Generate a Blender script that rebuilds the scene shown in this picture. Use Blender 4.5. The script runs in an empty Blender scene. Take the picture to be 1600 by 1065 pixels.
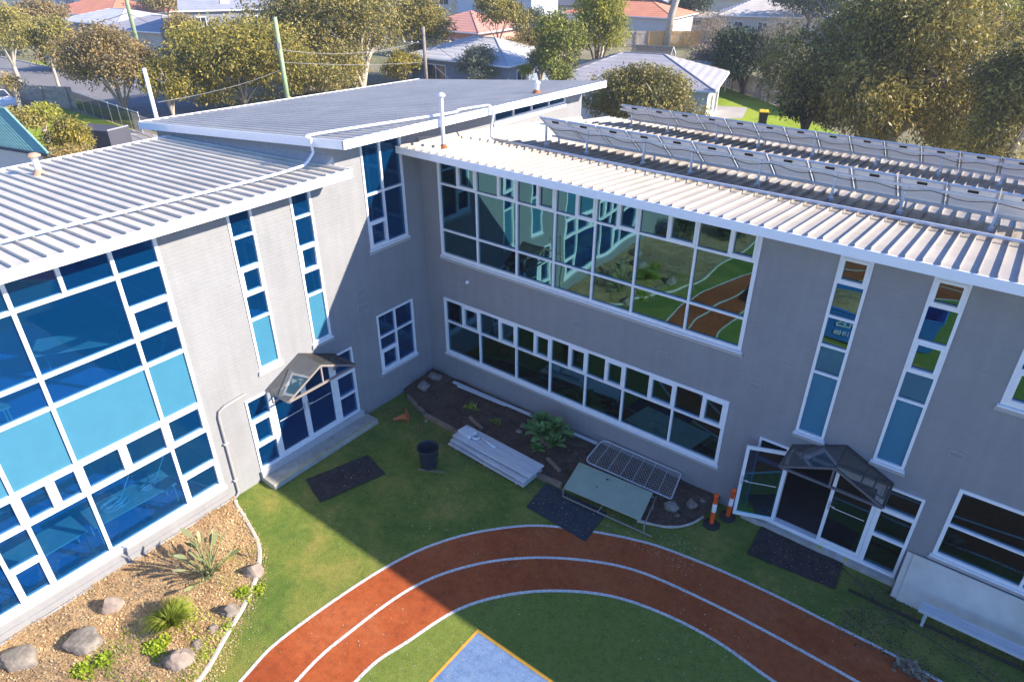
import bpy, bmesh, math, random
import numpy as np
from mathutils import Vector, Matrix, noise
random.seed(7)
RNG = np.random.default_rng(11)
S = bpy.context.scene
COL = S.collection

# ------------------------------------------------------------------ camera
PITCH, YAW, FPX = math.radians(30.144), math.radians(37.565), 1062.4
CAM = Vector((12.906, -12.725, 11.6))
FW = Vector((-math.cos(PITCH)*math.sin(YAW), math.cos(PITCH)*math.cos(YAW), -math.sin(PITCH)))
RT = FW.cross(Vector((0, 0, 1))).normalized()
UP = RT.cross(FW)
cd = bpy.data.cameras.new('camera'); co = bpy.data.objects.new('camera', cd); COL.objects.link(co)
cd.sensor_width = 36; cd.lens = FPX/1600*36; cd.clip_start = .1; cd.clip_end = 3000
co.matrix_world = Matrix((RT, UP, -FW)).transposed().to_4x4()
co.location = CAM
S.camera = co

# ------------------------------------------------------------------ light
SUN = Vector((1.7, .76, 1.0)).normalized()
w = bpy.data.worlds.new('World'); S.world = w; w.use_nodes = True
nt = w.node_tree; bgn = nt.nodes['Background']
sky = nt.nodes.new('ShaderNodeTexSky'); sky.sky_type = 'NISHITA'; sky.sun_disc = False
sky.sun_elevation = math.asin(SUN.z); sky.sun_rotation = math.atan2(SUN.x, SUN.y)
sky.air_density = 1.0; sky.dust_density = .2; sky.ozone_density = 4
tint = nt.nodes.new('ShaderNodeMix'); tint.data_type = 'RGBA'; tint.blend_type = 'MULTIPLY'; tint.inputs[0].default_value = 1; tint.inputs[7].default_value = (.84, 1.12, 1.60, 1)
nt.links.new(sky.outputs[0], tint.inputs[6]); nt.links.new(tint.outputs[2], bgn.inputs[0]); bgn.inputs[1].default_value = .09
sl = bpy.data.lights.new('sun', 'SUN'); sl.energy = 4.8; sl.angle = math.radians(.5); sl.color = (1, .90, .75)
so = bpy.data.objects.new('sun', sl); COL.objects.link(so)
so.rotation_euler = SUN.to_track_quat('Z', 'Y').to_euler(); so.location = (30, 15, 40)
S.view_settings.view_transform = 'Standard'; S.view_settings.look = 'None'
S.view_settings.gamma = 1; S.view_settings.exposure = 1.2
S.cycles.max_bounces = 8; S.cycles.transparent_max_bounces = 12

# ------------------------------------------------------------------ helpers
def ray(x, y): return FW + RT*((x-800)/FPX) - UP*((y-532.5)/FPX)
def G(x, y, z=0.0):
    "the place at height z that stands at this spot of the survey"
    d = ray(x, y); t = (z-CAM.z)/d.z; return CAM + d*t
def AT(x, y, D):
    "the place at horizontal distance D in this direction"
    d = ray(x, y); t = D/math.hypot(d.x, d.y); return CAM + d*t

class MB:
    def __init__(s): s.v = []; s.f = []; s.m = []; s.mi = 0
    def add(s, vs, fs):
        o = len(s.v); s.v += [tuple(p) for p in vs]; s.f += [tuple(o+i for i in f) for f in fs]; s.m += [s.mi]*len(fs); return s
    def box(s, x0, x1, y0, y1, z0, z1, M=None):
        vs = [Vector((x, y, z)) for z in (z0, z1) for y in (y0, y1) for x in (x0, x1)]
        if M is not None: vs = [M @ p for p in vs]
        return s.add(vs, [(0, 2, 3, 1), (4, 5, 7, 6), (0, 1, 5, 4), (2, 6, 7, 3), (0, 4, 6, 2), (1, 3, 7, 5)])
    def quad(s, a, b, c, d): return s.add([a, b, c, d], [(0, 1, 2, 3)])
    def hexa(s, bot, top):
        n = len(bot); vs = list(bot)+list(top)
        fs = [tuple(reversed(range(n))), tuple(range(n, 2*n))]+[(i, (i+1) % n, n+(i+1) % n, n+i) for i in range(n)]
        return s.add(vs, fs)
    def prism(s, pts, z0, z1):
        return s.hexa([Vector((p[0], p[1], z0)) for p in pts], [Vector((p[0], p[1], z1)) for p in pts])
    def tube(s, path, r, n=8, caps=True):
        path = [Vector(p) for p in path]; rs = r if isinstance(r, (list, tuple)) else [r]*len(path)
        vs = []; fs = []; prev = None
        for i, p in enumerate(path):
            t = ((path[min(i+1, len(path)-1)]-path[max(i-1, 0)])).normalized()
            if prev is None:
                a = Vector((0, 0, 1)) if abs(t.z) < .9 else Vector((1, 0, 0)); a = (a - t*a.dot(t)).normalized()
            else:
                a = (prev - t*prev.dot(t)).normalized()
            prev = a; b = t.cross(a)
            vs += [p + (a*math.cos(k*2*math.pi/n+math.pi/n)+b*math.sin(k*2*math.pi/n+math.pi/n))*rs[i] for k in range(n)]
        for i in range(len(path)-1):
            for k in range(n): fs.append((i*n+k, i*n+(k+1) % n, (i+1)*n+(k+1) % n, (i+1)*n+k))
        if caps: fs += [tuple(reversed(range(n))), tuple((len(path)-1)*n+k for k in range(n))]
        return s.add(vs, fs)
    def lathe(s, prof, n=20, M=None, closed=False):
        vs = []; fs = []
        for (r, z) in prof:
            vs += [Vector((r*math.cos(2*math.pi*k/n), r*math.sin(2*math.pi*k/n), z)) for k in range(n)]
        for i in range(len(prof)-1):
            for k in range(n): fs.append((i*n+k, i*n+(k+1) % n, (i+1)*n+(k+1) % n, (i+1)*n+k))
        fs += [tuple(reversed(range(n))), tuple((len(prof)-1)*n+k for k in range(n))] if closed else []
        if M is not None: vs = [M @ p for p in vs]
        return s.add(vs, fs)
    def build(s, name, mat, parent=None, smooth=False, bevel=0):
        me = bpy.data.meshes.new(name); me.from_pydata(s.v, [], s.f)
        for m in (mat if isinstance(mat, (list, tuple)) else [mat] if mat else []): me.materials.append(m)
        if any(s.m): me.polygons.foreach_set('material_index', s.m)
        if smooth: me.polygons.foreach_set('use_smooth', [True]*len(me.polygons))
        me.update()
        o = bpy.data.objects.new(name, me); COL.objects.link(o)
        if parent is not None:
            o.parent = parent
            o.matrix_parent_inverse = Matrix.Translation(-parent.location) if parent.rotation_euler.z == 0 else (Matrix.Translation(parent.location) @ Matrix.Rotation(parent.rotation_euler.z, 4, 'Z')).inverted()
        if bevel:
            b = o.modifiers.new('bevel', 'BEVEL'); b.width = bevel; b.segments = 2; b.limit_method = 'ANGLE'
        return o

def tag(o, label=None, cat=None, group=None, kind=None):
    if label: o['label'] = label
    if cat: o['category'] = cat
    if group: o['group'] = group
    if kind: o['kind'] = kind
    return o
def thing(name, label, cat, loc=(0, 0, 0), group=None):
    o = bpy.data.objects.new(name, None); COL.objects.link(o); o.location = loc; o.empty_display_size = .2
    return tag(o, label, cat, group)
ORD = ['first', 'second', 'third', 'fourth', 'fifth', 'sixth', 'seventh', 'eighth', 'ninth', 'tenth', 'eleventh', 'twelfth', 'thirteenth', 'fourteenth', 'fifteenth', 'sixteenth']

# ------------------------------------------------------------------ materials
def newmat(name):
    m = bpy.data.materials.new(name); m.use_nodes = True
    return m, m.node_tree, m.node_tree.nodes['Principled BSDF']
def N(t, typ, **kw):
    n = t.nodes.new(typ)
    for k, v in kw.items(): setattr(n, k, v)
    return n
def ramp(t, stops):
    r = N(t, 'ShaderNodeValToRGB'); e = r.color_ramp.elements
    while len(e) < len(stops): e.new(.5)
    for i, (p, c) in enumerate(stops): e[i].position = p; e[i].color = (*c, 1)
    return r
def mat(name, c, rough=.6, metal=0, var=.12, scale=3, bump=0, bscale=40, spec=.4, c2=None, detail=6):
    "one colour with soft blotches and fine grain"
    m, t, p = newmat(name)
    tc = N(t, 'ShaderNodeTexCoord')
    n1 = N(t, 'ShaderNodeTexNoise'); n1.inputs['Scale'].default_value = scale; n1.inputs['Detail'].default_value = detail; n1.inputs['Roughness'].default_value = .65
    t.links.new(tc.outputs['Object'], n1.inputs['Vector'])
    a = tuple(min(1, x*(1-var)) for x in c); b = c2 or tuple(min(1, x*(1+var)) for x in c)
    r = ramp(t, [(.3, a), (.7, b)]); t.links.new(n1.outputs[0], r.inputs[0]); t.links.new(r.outputs[0], p.inputs['Base Color'])
    p.inputs['Roughness'].default_value = rough; p.inputs['Metallic'].default_value = metal; p.inputs['Specular IOR Level'].default_value = spec
    if bump:
        n2 = N(t, 'ShaderNodeTexNoise'); n2.inputs['Scale'].default_value = bscale; n2.inputs['Detail'].default_value = 4
        t.links.new(tc.outputs['Object'], n2.inputs['Vector'])
        bn = N(t, 'ShaderNodeBump'); bn.inputs['Strength'].default_value = bump; bn.inputs['Distance'].default_value = .02
        t.links.new(n2.outputs[0], bn.inputs['Height']); t.links.new(bn.outputs[0], p.inputs['Normal'])
    return m
def ground_mat(name, cols, scale, fine_cols=None, fine=60, finefac=.5, bump=.4, rough=.9, speck=None, mid=6):
    "large blotches times fine grain, with optional pale specks"
    m, t, p = newmat(name); L = t.links.new
    tc = N(t, 'ShaderNodeTexCoord')
    n1 = N(t, 'ShaderNodeTexNoise'); n1.inputs['Scale'].default_value = scale; n1.inputs['Detail'].default_value = 8; n1.inputs['Roughness'].default_value = .7; n1.inputs['Distortion'].default_value = .4
    L(tc.outputs['Object'], n1.inputs['Vector'])
    k = len(cols); r = ramp(t, [(.3+.4*i/(k-1), c) for i, c in enumerate(cols)]); L(n1.outputs[0], r.inputs[0])
    n2 = N(t, 'ShaderNodeTexNoise'); n2.inputs['Scale'].default_value = fine; n2.inputs['Detail'].default_value = 5; n2.inputs['Roughness'].default_value = .8
    L(tc.outputs['Object'], n2.inputs['Vector'])
    r2 = ramp(t, [(.38, (.5,)*3), (.62, (1.5,)*3)]) if fine_cols is None else ramp(t, [(.35, fine_cols[0]), (.65, fine_cols[1])])
    L(n2.outputs[0], r2.inputs[0])
    mx = N(t, 'ShaderNodeMix', data_type='RGBA', blend_type='MULTIPLY'); mx.inputs[0].default_value = finefac
    L(r.outputs[0], mx.inputs[6]); L(r2.outputs[0], mx.inputs[7]); out = mx.outputs[2]
    if mid:
        n4 = N(t, 'ShaderNodeTexNoise'); n4.inputs['Scale'].default_value = mid; n4.inputs['Detail'].default_value = 7; n4.inputs['Roughness'].default_value = .8; L(tc.outputs['Object'], n4.inputs['Vector'])
        r4 = ramp(t, [(.36, (.68, .70, .72)), (.5, (1, 1, 1)), (.66, (1.22, 1.18, 1.1))]); L(n4.outputs[0], r4.inputs[0])
        m4 = N(t, 'ShaderNodeMix', data_type='RGBA', blend_type='MULTIPLY'); m4.inputs[0].default_value = .8; L(out, m4.inputs[6]); L(r4.outputs[0], m4.inputs[7]); out = m4.outputs[2]
    if speck:
        v = N(t, 'ShaderNodeTexVoronoi'); v.inputs['Scale'].default_value = speck[0]; L(tc.outputs['Object'], v.inputs['Vector'])
        th = N(t, 'ShaderNodeMath', operation='LESS_THAN'); th.inputs[1].default_value = speck[1]; L(v.outputs['Distance'], th.inputs[0])
        n3 = N(t, 'ShaderNodeTexNoise'); n3.inputs['Scale'].default_value = 1.1; L(tc.outputs['Object'], n3.inputs['Vector'])
        th2 = N(t, 'ShaderNodeMath', operation='GREATER_THAN'); th2.inputs[1].default_value = .5; L(n3.outputs[0], th2.inputs[0])
        ml = N(t, 'ShaderNodeMath', operation='MULTIPLY'); L(th.outputs[0], ml.inputs[0]); L(th2.outputs[0], ml.inputs[1])
        mm = N(t, 'ShaderNodeMix', data_type='RGBA'); L(ml.outputs[0], mm.inputs[0]); L(out, mm.inputs[6]); mm.inputs[7].default_value = (*speck[2], 1); out = mm.outputs[2]
    L(out, p.inputs['Base Color']); p.inputs['Roughness'].default_value = rough; p.inputs['Specular IOR Level'].default_value = .15
    if bump:
        bn = N(t, 'ShaderNodeBump'); bn.inputs['Strength'].default_value = bump; bn.inputs['Distance'].default_value = .03
        L(n2.outputs[0], bn.inputs['Height']); L(bn.outputs[0], p.inputs['Normal'])
    return m
def leaf_mat(name, cols, rough=.5, trans=.35):
    trans *= .65
    m = bpy.data.materials.new(name); m.use_nodes = True; t = m.node_tree; L = t.links.new
    t.nodes.remove(t.nodes['Principled BSDF']); out = t.nodes['Material Output']
    g = N(t, 'ShaderNodeNewGeometry'); k = len(cols)
    r = ramp(t, [(i/(k-1) if k > 1 else 0, c) for i, c in enumerate(cols)]); L(g.outputs['Random Per Island'], r.inputs[0])
    tc = N(t, 'ShaderNodeTexCoord'); n1 = N(t, 'ShaderNodeTexNoise'); n1.inputs['Scale'].default_value = .55; n1.inputs['Detail'].default_value = 3
    L(tc.outputs['Object'], n1.inputs['Vector'])
    r2 = ramp(t, [(.35, (.62, .66, .7)), (.68, (1.3, 1.25, 1.0))]); L(n1.outputs[0], r2.inputs[0])
    mx = N(t, 'ShaderNodeMix', data_type='RGBA', blend_type='MULTIPLY'); mx.inputs[0].default_value = 1
    L(r.outputs[0], mx.inputs[6]); L(r2.outputs[0], mx.inputs[7])
    p = N(t, 'ShaderNodeBsdfPrincipled'); p.inputs['Roughness'].default_value = rough+.12; p.inputs['Specular IOR Level'].default_value = .3
    tr = N(t, 'ShaderNodeBsdfTranslucent'); L(mx.outputs[2], p.inputs['Base Color']); L(mx.outputs[2], tr.inputs[0])
    ms = N(t, 'ShaderNodeMixShader'); ms.inputs[0].default_value = trans; L(p.outputs[0], ms.inputs[1]); L(tr.outputs[0], ms.inputs[2]); L(ms.outputs[0], out.inputs[0])
    return m
def brick_paint(name, c):
    m, t, p = newmat(name); L = t.links.new
    tc = N(t, 'ShaderNodeTexCoord'); sx = N(t, 'ShaderNodeSeparateXYZ'); L(tc.outputs['Object'], sx.inputs[0])
    ad = N(t, 'ShaderNodeMath', operation='ADD'); L(sx.outputs[0], ad.inputs[0]); L(sx.outputs[1], ad.inputs[1])
    cb = N(t, 'ShaderNodeCombineXYZ'); L(ad.outputs[0], cb.inputs[0]); L(sx.outputs[2], cb.inputs[1])
    b = N(t, 'ShaderNodeTexBrick'); L(cb.outputs[0], b.inputs['Vector']); b.inputs['Scale'].default_value = 1
    b.inputs['Brick Width'].default_value = .24; b.inputs['Row Height'].default_value = .086; b.inputs['Mortar Size'].default_value = .012; b.inputs['Mortar Smooth'].default_value = .4
    b.inputs['Color1'].default_value = (*[x*1.015 for x in c], 1); b.inputs['Color2'].default_value = (*[x*.98 for x in c], 1); b.inputs['Mortar'].default_value = (*[x*1.01 for x in c], 1)
    n = N(t, 'ShaderNodeTexNoise'); n.inputs['Scale'].default_value = .8; n.inputs['Detail'].default_value = 9; n.inputs['Roughness'].default_value = .7; L(tc.outputs['Object'], n.inputs['Vector'])
    r = ramp(t, [(.3, (.9,)*3), (.7, (1.06,)*3)]); L(n.outputs[0], r.inputs[0])
    mx = N(t, 'ShaderNodeMix', data_type='RGBA', blend_type='MULTIPLY'); mx.inputs[0].default_value = 1; L(b.outputs[0], mx.inputs[6]); L(r.outputs[0], mx.inputs[7])
    mp = N(t, 'ShaderNodeMapping'); mp.inputs['Scale'].default_value = (3.2, 3.2, .22); L(tc.outputs['Object'], mp.inputs[0])
    ns = N(t, 'ShaderNodeTexNoise'); ns.inputs['Scale'].default_value = 1.6; ns.inputs['Detail'].default_value = 6; L(mp.outputs[0], ns.inputs['Vector'])
    rs = ramp(t, [(.42, (.90, .90, .90)), (.6, (1.03, 1.03, 1.03))]); L(ns.outputs[0], rs.inputs[0])
    m3 = N(t, 'ShaderNodeMix', data_type='RGBA', blend_type='MULTIPLY'); m3.inputs[0].default_value = .4; L(mx.outputs[2], m3.inputs[6]); L(rs.outputs[0], m3.inputs[7])
    L(m3.outputs[2], p.inputs['Base Color']); p.inputs['Roughness'].default_value = .55; p.inputs['Specular IOR Level'].default_value = .3
    n2 = N(t, 'ShaderNodeTexNoise'); n2.inputs['Scale'].default_value = 14; L(tc.outputs['Object'], n2.inputs['Vector'])
    sb = N(t, 'ShaderNodeMath', operation='MULTIPLY_ADD'); L(n2.outputs[0], sb.inputs[0]); sb.inputs[1].default_value = .5
    inv = N(t, 'ShaderNodeMath', operation='SUBTRACT'); inv.inputs[0].default_value = 1; L(b.outputs['Fac'], inv.inputs[1]); L(inv.outputs[0], sb.inputs[2])
    bn = N(t, 'ShaderNodeBump'); bn.inputs['Strength'].default_value = .3; bn.inputs['Distance'].default_value = .01; L(sb.outputs[0], bn.inputs['Height']); L(bn.outputs[0], p.inputs['Normal'])
    return m
def glass(name, refl=(.55, .9, .95), fac=.42, tr=(.05, .4, .85), film=None):
    m = bpy.data.materials.new(name); m.use_nodes = True; t = m.node_tree; L = t.links.new
    t.nodes.remove(t.nodes['Principled BSDF']); out = t.nodes['Material Output']
    g = N(t, 'ShaderNodeBsdfGlossy'); g.inputs['Color'].default_value = (*refl, 1); g.inputs['Roughness'].default_value = .0
    tb = N(t, 'ShaderNodeBsdfTransparent'); tb.inputs[0].default_value = (*tr, 1)
    tc = N(t, 'ShaderNodeTexCoord'); n = N(t, 'ShaderNodeTexNoise'); n.inputs['Scale'].default_value = .9; n.inputs['Detail'].default_value = 1; L(tc.outputs['Object'], n.inputs['Vector'])
    bn = N(t, 'ShaderNodeBump'); bn.inputs['Strength'].default_value = .10; bn.inputs['Distance'].default_value = .06; L(n.outputs[0], bn.inputs['Height']); L(bn.outputs[0], g.inputs['Normal'])
    fr = N(t, 'ShaderNodeFresnel'); fr.inputs[0].default_value = 1.5
    ma = N(t, 'ShaderNodeMath', operation='MULTIPLY_ADD'); L(fr.outputs[0], ma.inputs[0]); ma.inputs[1].default_value = .6 if film else .8; ma.inputs[2].default_value = fac-.05; ma.use_clamp = True
    ms = N(t, 'ShaderNodeMixShader'); L(ma.outputs[0], ms.inputs[0])
    if film:   # slightly milky tinted film on the pane
        df = N(t, 'ShaderNodeBsdfDiffuse'); df.inputs[0].default_value = (*film[1], 1); m2 = N(t, 'ShaderNodeMixShader'); m2.inputs[0].default_value = film[0]
        L(tb.outputs[0], m2.inputs[1]); L(df.outputs[0], m2.inputs[2]); L(m2.outputs[0], ms.inputs[1])
    else: L(tb.outputs[0], ms.inputs[1])
    L(g.outputs[0], ms.inputs[2]); L(ms.outputs[0], out.inputs[0])
    return m

M = {}
M['brick'] = brick_paint('painted grey brick', (.29, .288, .295))
M['render_grey'] = mat('grey render', (.33, .325, .33), .7, var=.06)
M['white'] = mat('white painted timber', (.84, .84, .85), .45, var=.05, scale=6)
M['fascia'] = mat('white fascia', (.86, .86, .88), .4, var=.03)
M['soffit'] = mat('soffit', (.5, .5, .5), .7, var=.05)
M['sill'] = mat('painted brick sill', (.46, .45, .45), .6, var=.08, scale=12, bump=.2)
M['roof_low'] = mat('zinc roof sheet', (.64, .565, .45), .42, 0, var=.14, scale=1.0, spec=.5)
M['roof_high'] = mat('slate grey roof sheet', (.68, .60, .50), .45, 0, var=.1, scale=.9, spec=.5)
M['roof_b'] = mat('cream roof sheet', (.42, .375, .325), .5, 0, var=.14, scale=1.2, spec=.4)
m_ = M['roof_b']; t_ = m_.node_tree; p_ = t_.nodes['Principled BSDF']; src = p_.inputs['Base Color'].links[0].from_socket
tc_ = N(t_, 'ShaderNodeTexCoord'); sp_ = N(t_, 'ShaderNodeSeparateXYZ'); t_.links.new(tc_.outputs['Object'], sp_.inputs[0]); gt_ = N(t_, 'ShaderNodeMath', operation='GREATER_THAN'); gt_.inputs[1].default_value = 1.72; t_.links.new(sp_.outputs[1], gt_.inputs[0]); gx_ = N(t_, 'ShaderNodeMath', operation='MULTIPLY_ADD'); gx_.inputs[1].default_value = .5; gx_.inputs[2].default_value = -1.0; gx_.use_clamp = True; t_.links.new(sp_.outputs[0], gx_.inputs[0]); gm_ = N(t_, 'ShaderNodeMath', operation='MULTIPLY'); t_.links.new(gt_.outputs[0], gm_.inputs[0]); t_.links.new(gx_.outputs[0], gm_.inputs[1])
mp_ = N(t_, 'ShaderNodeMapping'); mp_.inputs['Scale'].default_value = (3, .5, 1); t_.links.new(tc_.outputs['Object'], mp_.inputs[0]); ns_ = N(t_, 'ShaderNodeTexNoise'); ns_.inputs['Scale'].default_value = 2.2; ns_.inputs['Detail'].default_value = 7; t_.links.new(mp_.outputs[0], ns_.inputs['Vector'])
rp_ = ramp(t_, [(.36, (.55, .52, .48)), (.64, (.95, .94, .92))]); t_.links.new(ns_.outputs[0], rp_.inputs[0]); mx_ = N(t_, 'ShaderNodeMix', data_type='RGBA', blend_type='MULTIPLY'); t_.links.new(gm_.outputs[0], mx_.inputs[0]); t_.links.new(src, mx_.inputs[6]); t_.links.new(rp_.outputs[0], mx_.inputs[7]); t_.links.new(mx_.outputs[2], p_.inputs['Base Color'])  # mottled stains behind the conduit, also deepening the solar panels' shade in the colour
M['lichen'] = mat('weathered cream roof sheet', (.36, .30, .22), .8, 0, var=.45, scale=3)
M['alum'] = mat('aluminium', (.68, .69, .71), .35, .25, var=.08)
M['galv'] = mat('galvanised steel', (.58, .59, .61), .4, .3, var=.12, scale=8)
M['glass'] = glass('blue tinted window glass', (.35, .8, 1), .10, (.16, .44, .70), (.13, (.0, .17, .56)))
M['glass_b'] = glass('teal tinted window glass', (.34, .78, .88), .235, (.012, .14, .34))
M['clear'] = glass('smoky canopy glazing', (.25, .28, .32), .06, (.38, .39, .40), (.30, (.20, .19, .18)))
M['panel_blue'] = mat('blue spandrel glass', (.05, .19, .29), .25, 0, var=.05, spec=.25)
M['interior_floor'] = mat('deep blue carpet', (.04, .19, .46), .9, var=.12, scale=5)
M['interior_wall'] = mat('interior wall', (.22, .36, .52), .8, var=.04)
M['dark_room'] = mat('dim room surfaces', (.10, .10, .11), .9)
M['ceiling'] = mat('interior ceiling', (.45, .45, .45), .9)
M['table'] = mat('laminate table top', (.55, .5, .42), .4)
M['black'] = mat('black rubber', (.02, .02, .022), .7)
M['taupe'] = mat('taupe painted steel', (.27, .235, .21), .4, var=.06)
M['charcoal'] = mat('charcoal painted steel', (.13, .125, .14), .4, var=.08)
M['concrete'] = mat('worn concrete', (.44, .40, .34), .85, var=.25, scale=4, bump=.3, c2=(.52, .49, .43))
M['yellow'] = mat('faded yellow paint', (.55, .42, .08), .7, var=.3, scale=14)
M['turf'] = ground_mat('artificial turf', [(.080, .150, .026), (.165, .210, .040), (.30, .262, .068)], .9, None, 48, .85, .9, speck=(17, .05, (.5, .46, .34)))
M['turf2'] = ground_mat('clean artificial turf', [(.15, .20, .035), (.19, .235, .05)], 1.2, None, 60, .7, .6, speck=(12, .03, (.4, .38, .28)))
M['track'] = ground_mat('red rubber track', [(.27, .056, .020), (.39, .092, .028), (.44, .13, .05)], .5, None, 90, .45, .4, speck=(9, .022, (.5, .42, .3)))
M['line'] = mat('white turf line', (.62, .60, .56), .85, var=.45, scale=26, bump=.3)
M['court'] = ground_mat('blue rubber court', [(.12, .20, .37), (.18, .27, .43)], .8, None, 60, .4, .3)
M['court_line'] = mat('orange court line', (.62, .33, .04), .8, var=.15, scale=20)
M['mulch'] = ground_mat('dry bark mulch', [(.28, .16, .08), (.47, .30, .16), (.58, .40, .22)], 1.6, None, 34, .9, 1)
M['soil'] = ground_mat('dark soil', [(.05, .035, .03), (.11, .075, .06), (.16, .11, .085)], 2, None, 34, .85, 1, speck=(7, .05, (.3, .26, .2)))
M['mat_black'] = ground_mat('black rubber mat', [(.03, .028, .032), (.06, .052, .055)], 3, None, 50, .6, .5, speck=(14, .06, (.22, .19, .16)))
M['mat_blue'] = ground_mat('blue black rubber mat', [(.028, .04, .055), (.045, .06, .075)], 2, None, 50, .6, .3, speck=(12, .05, (.2, .18, .15)))
M['rock'] = mat('pale basalt rock', (.20, .17, .145), .9, var=.4, scale=5, bump=.8, bscale=14, c2=(.31, .265, .22))
M['rockpink'] = mat('pinkish sandstone rock', (.26, .205, .165), .9, var=.3, scale=3.5, bump=.7, bscale=12, c2=(.38, .30, .25))
M['kerb'] = mat('pale concrete kerb', (.5, .44, .38), .9, var=.2, scale=7, bump=.3)
M['timber'] = mat('weathered timber', (.26, .19, .13), .85, var=.3, scale=9, bump=.3)
M['orange'] = mat('orange plastic', (.85, .10, .015), .45, var=.08)
M['cone'] = mat('dirty orange plastic', (.62, .18, .06), .6, var=.25, scale=8)
M['whiteplastic'] = mat('white plastic', (.7, .71, .74), .35, var=.04)
M['reflective'] = mat('reflective white band', (.85, .85, .87), .3, var=.03)
M['bin'] = mat('navy black plastic', (.018, .026, .045), .5, var=.3, scale=10)
M['palegreen'] = mat('pale green laminate board', (.37, .44, .33), .5, var=.1, scale=3)
M['cream'] = mat('cream laminate board', (.60, .55, .46), .6, var=.12, scale=2, c2=(.68, .64, .57))
M['rust'] = mat('rusty iron', (.33, .12, .05), .9, var=.4, scale=12)
M['terracotta'] = mat('terracotta cowl', (.42, .28, .2), .85, var=.2, scale=9)
M['bark'] = mat('pale gum bark', (.42, .36, .30), .85, var=.3, scale=4, bump=.4, bscale=9)
M['barkdark'] = mat('brown bark', (.14, .10, .075), .9, var=.3, scale=4, bump=.5)
M['asphalt'] = ground_mat('asphalt', [(.19, .18, .185), (.26, .25, .25)], .25, None, 8, .25, .2)
M['footpath'] = mat('concrete paving', (.42, .38, .35), .9, var=.12, scale=1)
M['grass'] = ground_mat('sunlit lawn', [(.17, .25, .02), (.30, .38, .035), (.33, .36, .06)], .35, None, 9, .4, .6)
M['ground'] = ground_mat('dry suburban ground', [(.14, .16, .06), (.24, .21, .12), (.32, .27, .19)], .12, None, 3, .5, .5)
M['fence'] = mat('weathered paling', (.42, .35, .29), .9, var=.3, scale=3)
M['fencenew'] = mat('new orange paling', (.68, .38, .12), .8, var=.12, scale=3)
M['wire'] = mat('dark cable', (.05, .05, .055), .6)
M['wirelight'] = mat('grey cable', (.24, .24, .26), .6)
M['polegreen'] = mat('treated green pole', (.30, .38, .22), .8, var=.12)
M['polewood'] = mat('grey timber pole', (.26, .22, .19), .9, var=.2)
M['cell'] = mat('grey solar backsheet', (.80, .80, .82), .5, var=.05)
t_ = M['cell'].node_tree; o_ = t_.nodes['Material Output']; tr_ = N(t_, 'ShaderNodeBsdfTranslucent'); tr_.inputs[0].default_value = (.72, .75, .80, 1); ms_ = N(t_, 'ShaderNodeMixShader'); ms_.inputs[0].default_value = .09
t_.links.new(t_.nodes['Principled BSDF'].outputs[0], ms_.inputs[1]); t_.links.new(tr_.outputs[0], ms_.inputs[2]); t_.links.new(ms_.outputs[0], o_.inputs[0])

def wallmat(name, c): return mat(name, c, .8, var=.06, scale=.8)
def roofmat(name, c):
    m = mat(name, c, .7, var=.12, scale=.7)
    t = m.node_tree; p = t.nodes['Principled BSDF']; tc = N(t, 'ShaderNodeTexCoord'); wv = N(t, 'ShaderNodeTexWave'); wv.inputs['Scale'].default_value = 1.6; wv.bands_direction = 'Z'; wv.inputs['Distortion'].default_value = .2
    t.links.new(tc.outputs['Object'], wv.inputs['Vector']); bn = N(t, 'ShaderNodeBump'); bn.inputs['Strength'].default_value = .5; bn.inputs['Distance'].default_value = .06
    t.links.new(wv.outputs[0], bn.inputs['Height']); t.links.new(bn.outputs[0], p.inputs['Normal'])
    return m

# ------------------------------------------------------------------ the ground
def sheet(name, pts, z, m, kind='structure'):
    mb = MB(); mb.add([(p[0], p[1], z) for p in pts], [tuple(range(len(pts)))]); return tag(mb.build(name, m), kind=kind)
def smooth_path(pts, n=8, closed=False):
    P = [Vector((*p[:2], p[2] if len(p) > 2 else 0)) for p in pts]; out = []
    for i in range(len(P)-1):
        a = P[max(i-1, 0)]; b = P[i]; c = P[i+1]; d = P[min(i+2, len(P)-1)]
        for k in range(n):
            t = k/n; out.append(.5*((2*b)+(c-a)*t+(2*a-5*b+4*c-d)*t*t+(3*b-a-3*c+d)*t**3))
    out.append(P[-1]); return out
def ribbon(mb, L, R_, z):
    vs = [(p.x, p.y, z) for p in L]+[(p.x, p.y, z) for p in R_]; n = len(L)
    return mb.add(vs, [(i, i+1, n+i+1, n+i) for i in range(n-1)])
def line_ribbon(mb, P, wd, z):
    L = []; R_ = []
    for i, p in enumerate(P):
        t = (P[min(i+1, len(P)-1)]-P[max(i-1, 0)]).normalized(); nn = Vector((-t.y, t.x, 0))*wd/2; L.append(p+nn); R_.append(p-nn)
    return ribbon(mb, L, R_, z)
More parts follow.
